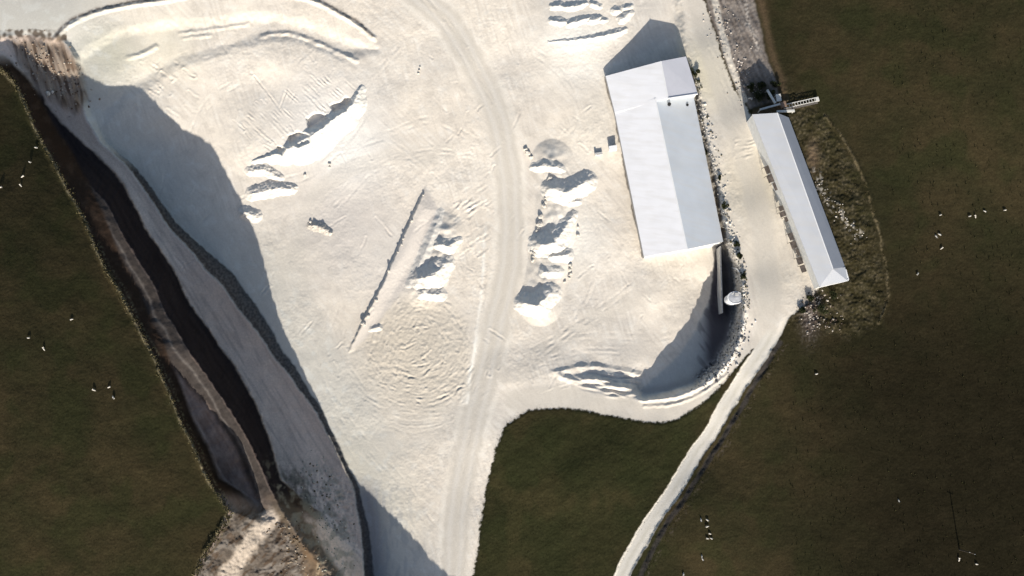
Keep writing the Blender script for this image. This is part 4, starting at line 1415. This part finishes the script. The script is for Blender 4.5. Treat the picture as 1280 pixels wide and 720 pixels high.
# ---- timber pole in the lower right field
M_POLE = plain('dark_timber', (.07, .055, .04), .9, .2, 2)
pl = empty('timber_pole', G(1199, 687))
tag(pl, 'tall dark timber pole standing alone in the lower right of the large field', 'pole')
g = G(1199, 687)
bm = bmesh.new()
r = bmesh.ops.create_cone(bm, cap_ends=True, segments=10, radius1=.20, radius2=.13, depth=8.4)
for v in bm.verts:
    v.co += g + Vector((0, 0, 3.9))
bm_obj('pole_shaft', bm, M_POLE, pl)
bm = bmesh.new()
beam(bm, g + Vector((-.8, .3, 7.7)), g + Vector((.8, -.3, 7.7)), .12, .14)
bm_obj('crossarm', bm, M_POLE, pl)
for s in (-.9, 0, .9):
    bm = bmesh.new()
    bmesh.ops.create_cone(bm, cap_ends=True, segments=8, radius1=.09, radius2=.06, depth=.25)
    for v in bm.verts:
        v.co += g + Vector((-.8 * s, .3 * s, 7.9))
    bm_obj('insulator', bm, M_WHITE, pl)


# ------------------------------------------------------------------ sheep: one continuous body each
def sheep_mesh():
    J = [(-.48, 0, .62), (-.2, 0, .66), (.15, 0, .66), (.42, 0, .64), (.58, 0, .60), (.70, 0, .46), (.84, 0, .30), (-.60, 0, .60), (-.66, 0, .42)]
    Rr = [.24, .30, .31, .25, .15, .11, .07, .08, .05]
    E = [(0, 1), (1, 2), (2, 3), (3, 4), (4, 5), (5, 6), (0, 7), (7, 8)]
    for s in (-1, 1):
        for (x, k) in ((.36, 3), (-.42, 0)):
            i = len(J)
            J += [(x, s * .15, .42), (x + (.02 if k else -.07), s * .15, .24), (x, s * .15, .02)]
            Rr += [.09, .05, .045]
            E += [(k, i), (i, i + 1), (i + 1, i + 2)]
        i = len(J)
        J.append((.66, s * .15, .52))
        Rr.append(.04)
        E.append((5, i))
    me = bpy.data.meshes.new('sheep')
    me.from_pydata(J, E, [])
    o = bpy.data.objects.new('sheep_build', me)
    COL.objects.link(o)
    sk = o.modifiers.new('skin', 'SKIN')
    lay_ = me.skin_vertices[0].data
    for i, r_ in enumerate(Rr):
        lay_[i].radius = (r_, r_)
        lay_[i].use_root = (i == 1)
    sb = o.modifiers.new('sub', 'SUBSURF')
    sb.levels = sb.render_levels = 1
    dg = bpy.context.evaluated_depsgraph_get()
    m2 = bpy.data.meshes.new_from_object(o.evaluated_get(dg))
    bpy.data.objects.remove(o)
    for p in m2.polygons:
        p.use_smooth = True
    m2.materials.clear()
    m2.materials.append(plain('sheep_wool', (.56, .52, .45), 1.0, .12, 6, spec=.05))
    m2.name = 'sheep'
    return m2


SM = sheep_mesh()
gl, gr, gc = 'sheep grazing in the hillside field', 'sheep grazing in the large right field', 'sheep in the cluster beside the narrow path'
SHEEP = [
    (46, 185, gl, 'topmost sheep of the loose line in the hillside field by the photo edge'),
    (38, 203, gl, 'second sheep down in the loose line in the hillside field'),
    (29, 221, gl, 'third sheep down in the loose line, upper one of a close pair'),
    (26.5, 232, gl, 'lowest sheep of the loose line in the hillside field, lower of a close pair'),
    (1.5, 234.5, gl, 'sheep cut by the edge of the photo beside the loose line'),
    (90, 399.5, gl, 'lone sheep midway between the rim and two others in the hillside field'),
    (36.5, 422.5, gl, 'left sheep of the slanting pair in the hillside field'),
    (55.5, 436, gl, 'right sheep of the slanting pair in the hillside field'),
    (118, 487.5, gl, 'left sheep of the lowest three in the hillside field'),
    (137, 484, gl, 'upper right sheep of the lowest three in the hillside field'),
    (142.5, 497, gl, 'lower right sheep of the lowest three in the hillside field'),
    (1175, 269, gr, 'leftmost sheep of the row of five across the right field'),
    (1211.5, 270.5, gr, 'second sheep in the row of five across the right field'),
    (1218.5, 270.8, gr, 'third sheep in the row of five across the right field'),
    (1230.5, 264.5, gr, 'fourth sheep in the row of five across the right field'),
    (1255.5, 263, gr, 'rightmost sheep of the row of five across the right field'),
    (1169.5, 296, gr, 'left sheep of the tight pair under the row of five'),
    (1174, 293.5, gr, 'right sheep of the tight pair under the row of five'),
    (1176.5, 310.5, gr, 'single sheep just below the tight pair in the right field'),
    (1146.5, 342.5, gr, 'lone sheep nearest the dry curved edge of the rough ground'),
    (1020, 467.5, gr, 'lone sheep on dark grass below the lower end of the long shed'),
    (876, 650, gc, 'upper left sheep of the cluster beside the narrow path'),
    (884, 650, gc, 'upper right sheep of the cluster beside the narrow path'),
    (883.5, 658, gc, 'middle sheep of the cluster beside the narrow path'),
    (887, 667, gc, 'sheep just above the bottom pair of the cluster by the path'),
    (884, 673, gc, 'left sheep of the bottom pair in the cluster by the path'),
    (889, 673, gc, 'right sheep of the bottom pair in the cluster by the path'),
    (877, 695.5, gc, 'upper of two sheep standing below the cluster by the path'),
    (878, 699, gc, 'lower of two sheep standing below the cluster by the path'),
    (854, 718, gc, 'sheep at the bottom edge of the photo closest to the narrow path'),
    (1123, 626, gr, 'lone sheep in the empty lower part of the right field'),
    (1220, 705, gr, 'sheep near the foot of the timber pole, right of it'),
    (1198, 699, gr, 'sheep just below the foot of the timber pole'),
]
for i, (u, v, g_, lab) in enumerate(SHEEP):
    o = bpy.data.objects.new('sheep', SM)
    COL.objects.link(o)
    o.location = G(u, v, -.02)
    o.rotation_euler = (0, 0, random.uniform(0, 6.28))
    s = random.uniform(.62, .78)
    o.scale = (s, s, s)
    tag(o, lab, 'sheep', g_)

# ------------------------------------------------------------------ light
wd = bpy.data.worlds.new('World')
sc.world = wd
wd.use_nodes = True
nt = wd.node_tree
bg = nt.nodes['Background']
sky = nt.nodes.new('ShaderNodeTexSky')
sky.sky_type = 'NISHITA'
sky.sun_disc = False
sky.sun_elevation = SUN_EL
to_sun = Vector((math.sin(SUN_LEAN) * math.cos(SUN_EL), -math.cos(SUN_LEAN) * math.cos(SUN_EL), math.sin(SUN_EL)))
sky.sun_rotation = math.atan2(to_sun.x, to_sun.y)
sky.air_density = 1.0
sky.dust_density = 1.6
sky.ozone_density = .5
nt.links.new(sky.outputs['Color'], bg.inputs['Color'])
bg.inputs['Strength'].default_value = .088
sl_ = bpy.data.lights.new('sun', 'SUN')
sl_.energy = 4.5
sl_.angle = math.radians(.5)
sl_.color = (1.0, .94, .845)
so = bpy.data.objects.new('sun', sl_)
so.rotation_euler = to_sun.to_track_quat('Z', 'Y').to_euler()
so.location = (0, -60, 120)
COL.objects.link(so)

# ------------------------------------------------------------------ camera
cd = bpy.data.cameras.new('camera')
cam = bpy.data.objects.new('camera', cd)
COL.objects.link(cam)
cd.sensor_fit = 'HORIZONTAL'
cd.sensor_width = 36
cd.lens = 36 * F / 1280
cd.clip_start = 1
cd.clip_end = 60000
cam.location = (0, CAMY, H)
cam.rotation_euler = (TILT, 0, 0)
sc.camera = cam
sc.view_settings.view_transform = 'Standard'
sc.view_settings.look = 'None'
sc.view_settings.exposure = .61
sc.view_settings.gamma = 1
sc.view_settings.use_curve_mapping = False
sc.render.engine = 'CYCLES'
sc.cycles.max_bounces = 6
sc.cycles.diffuse_bounces = 3
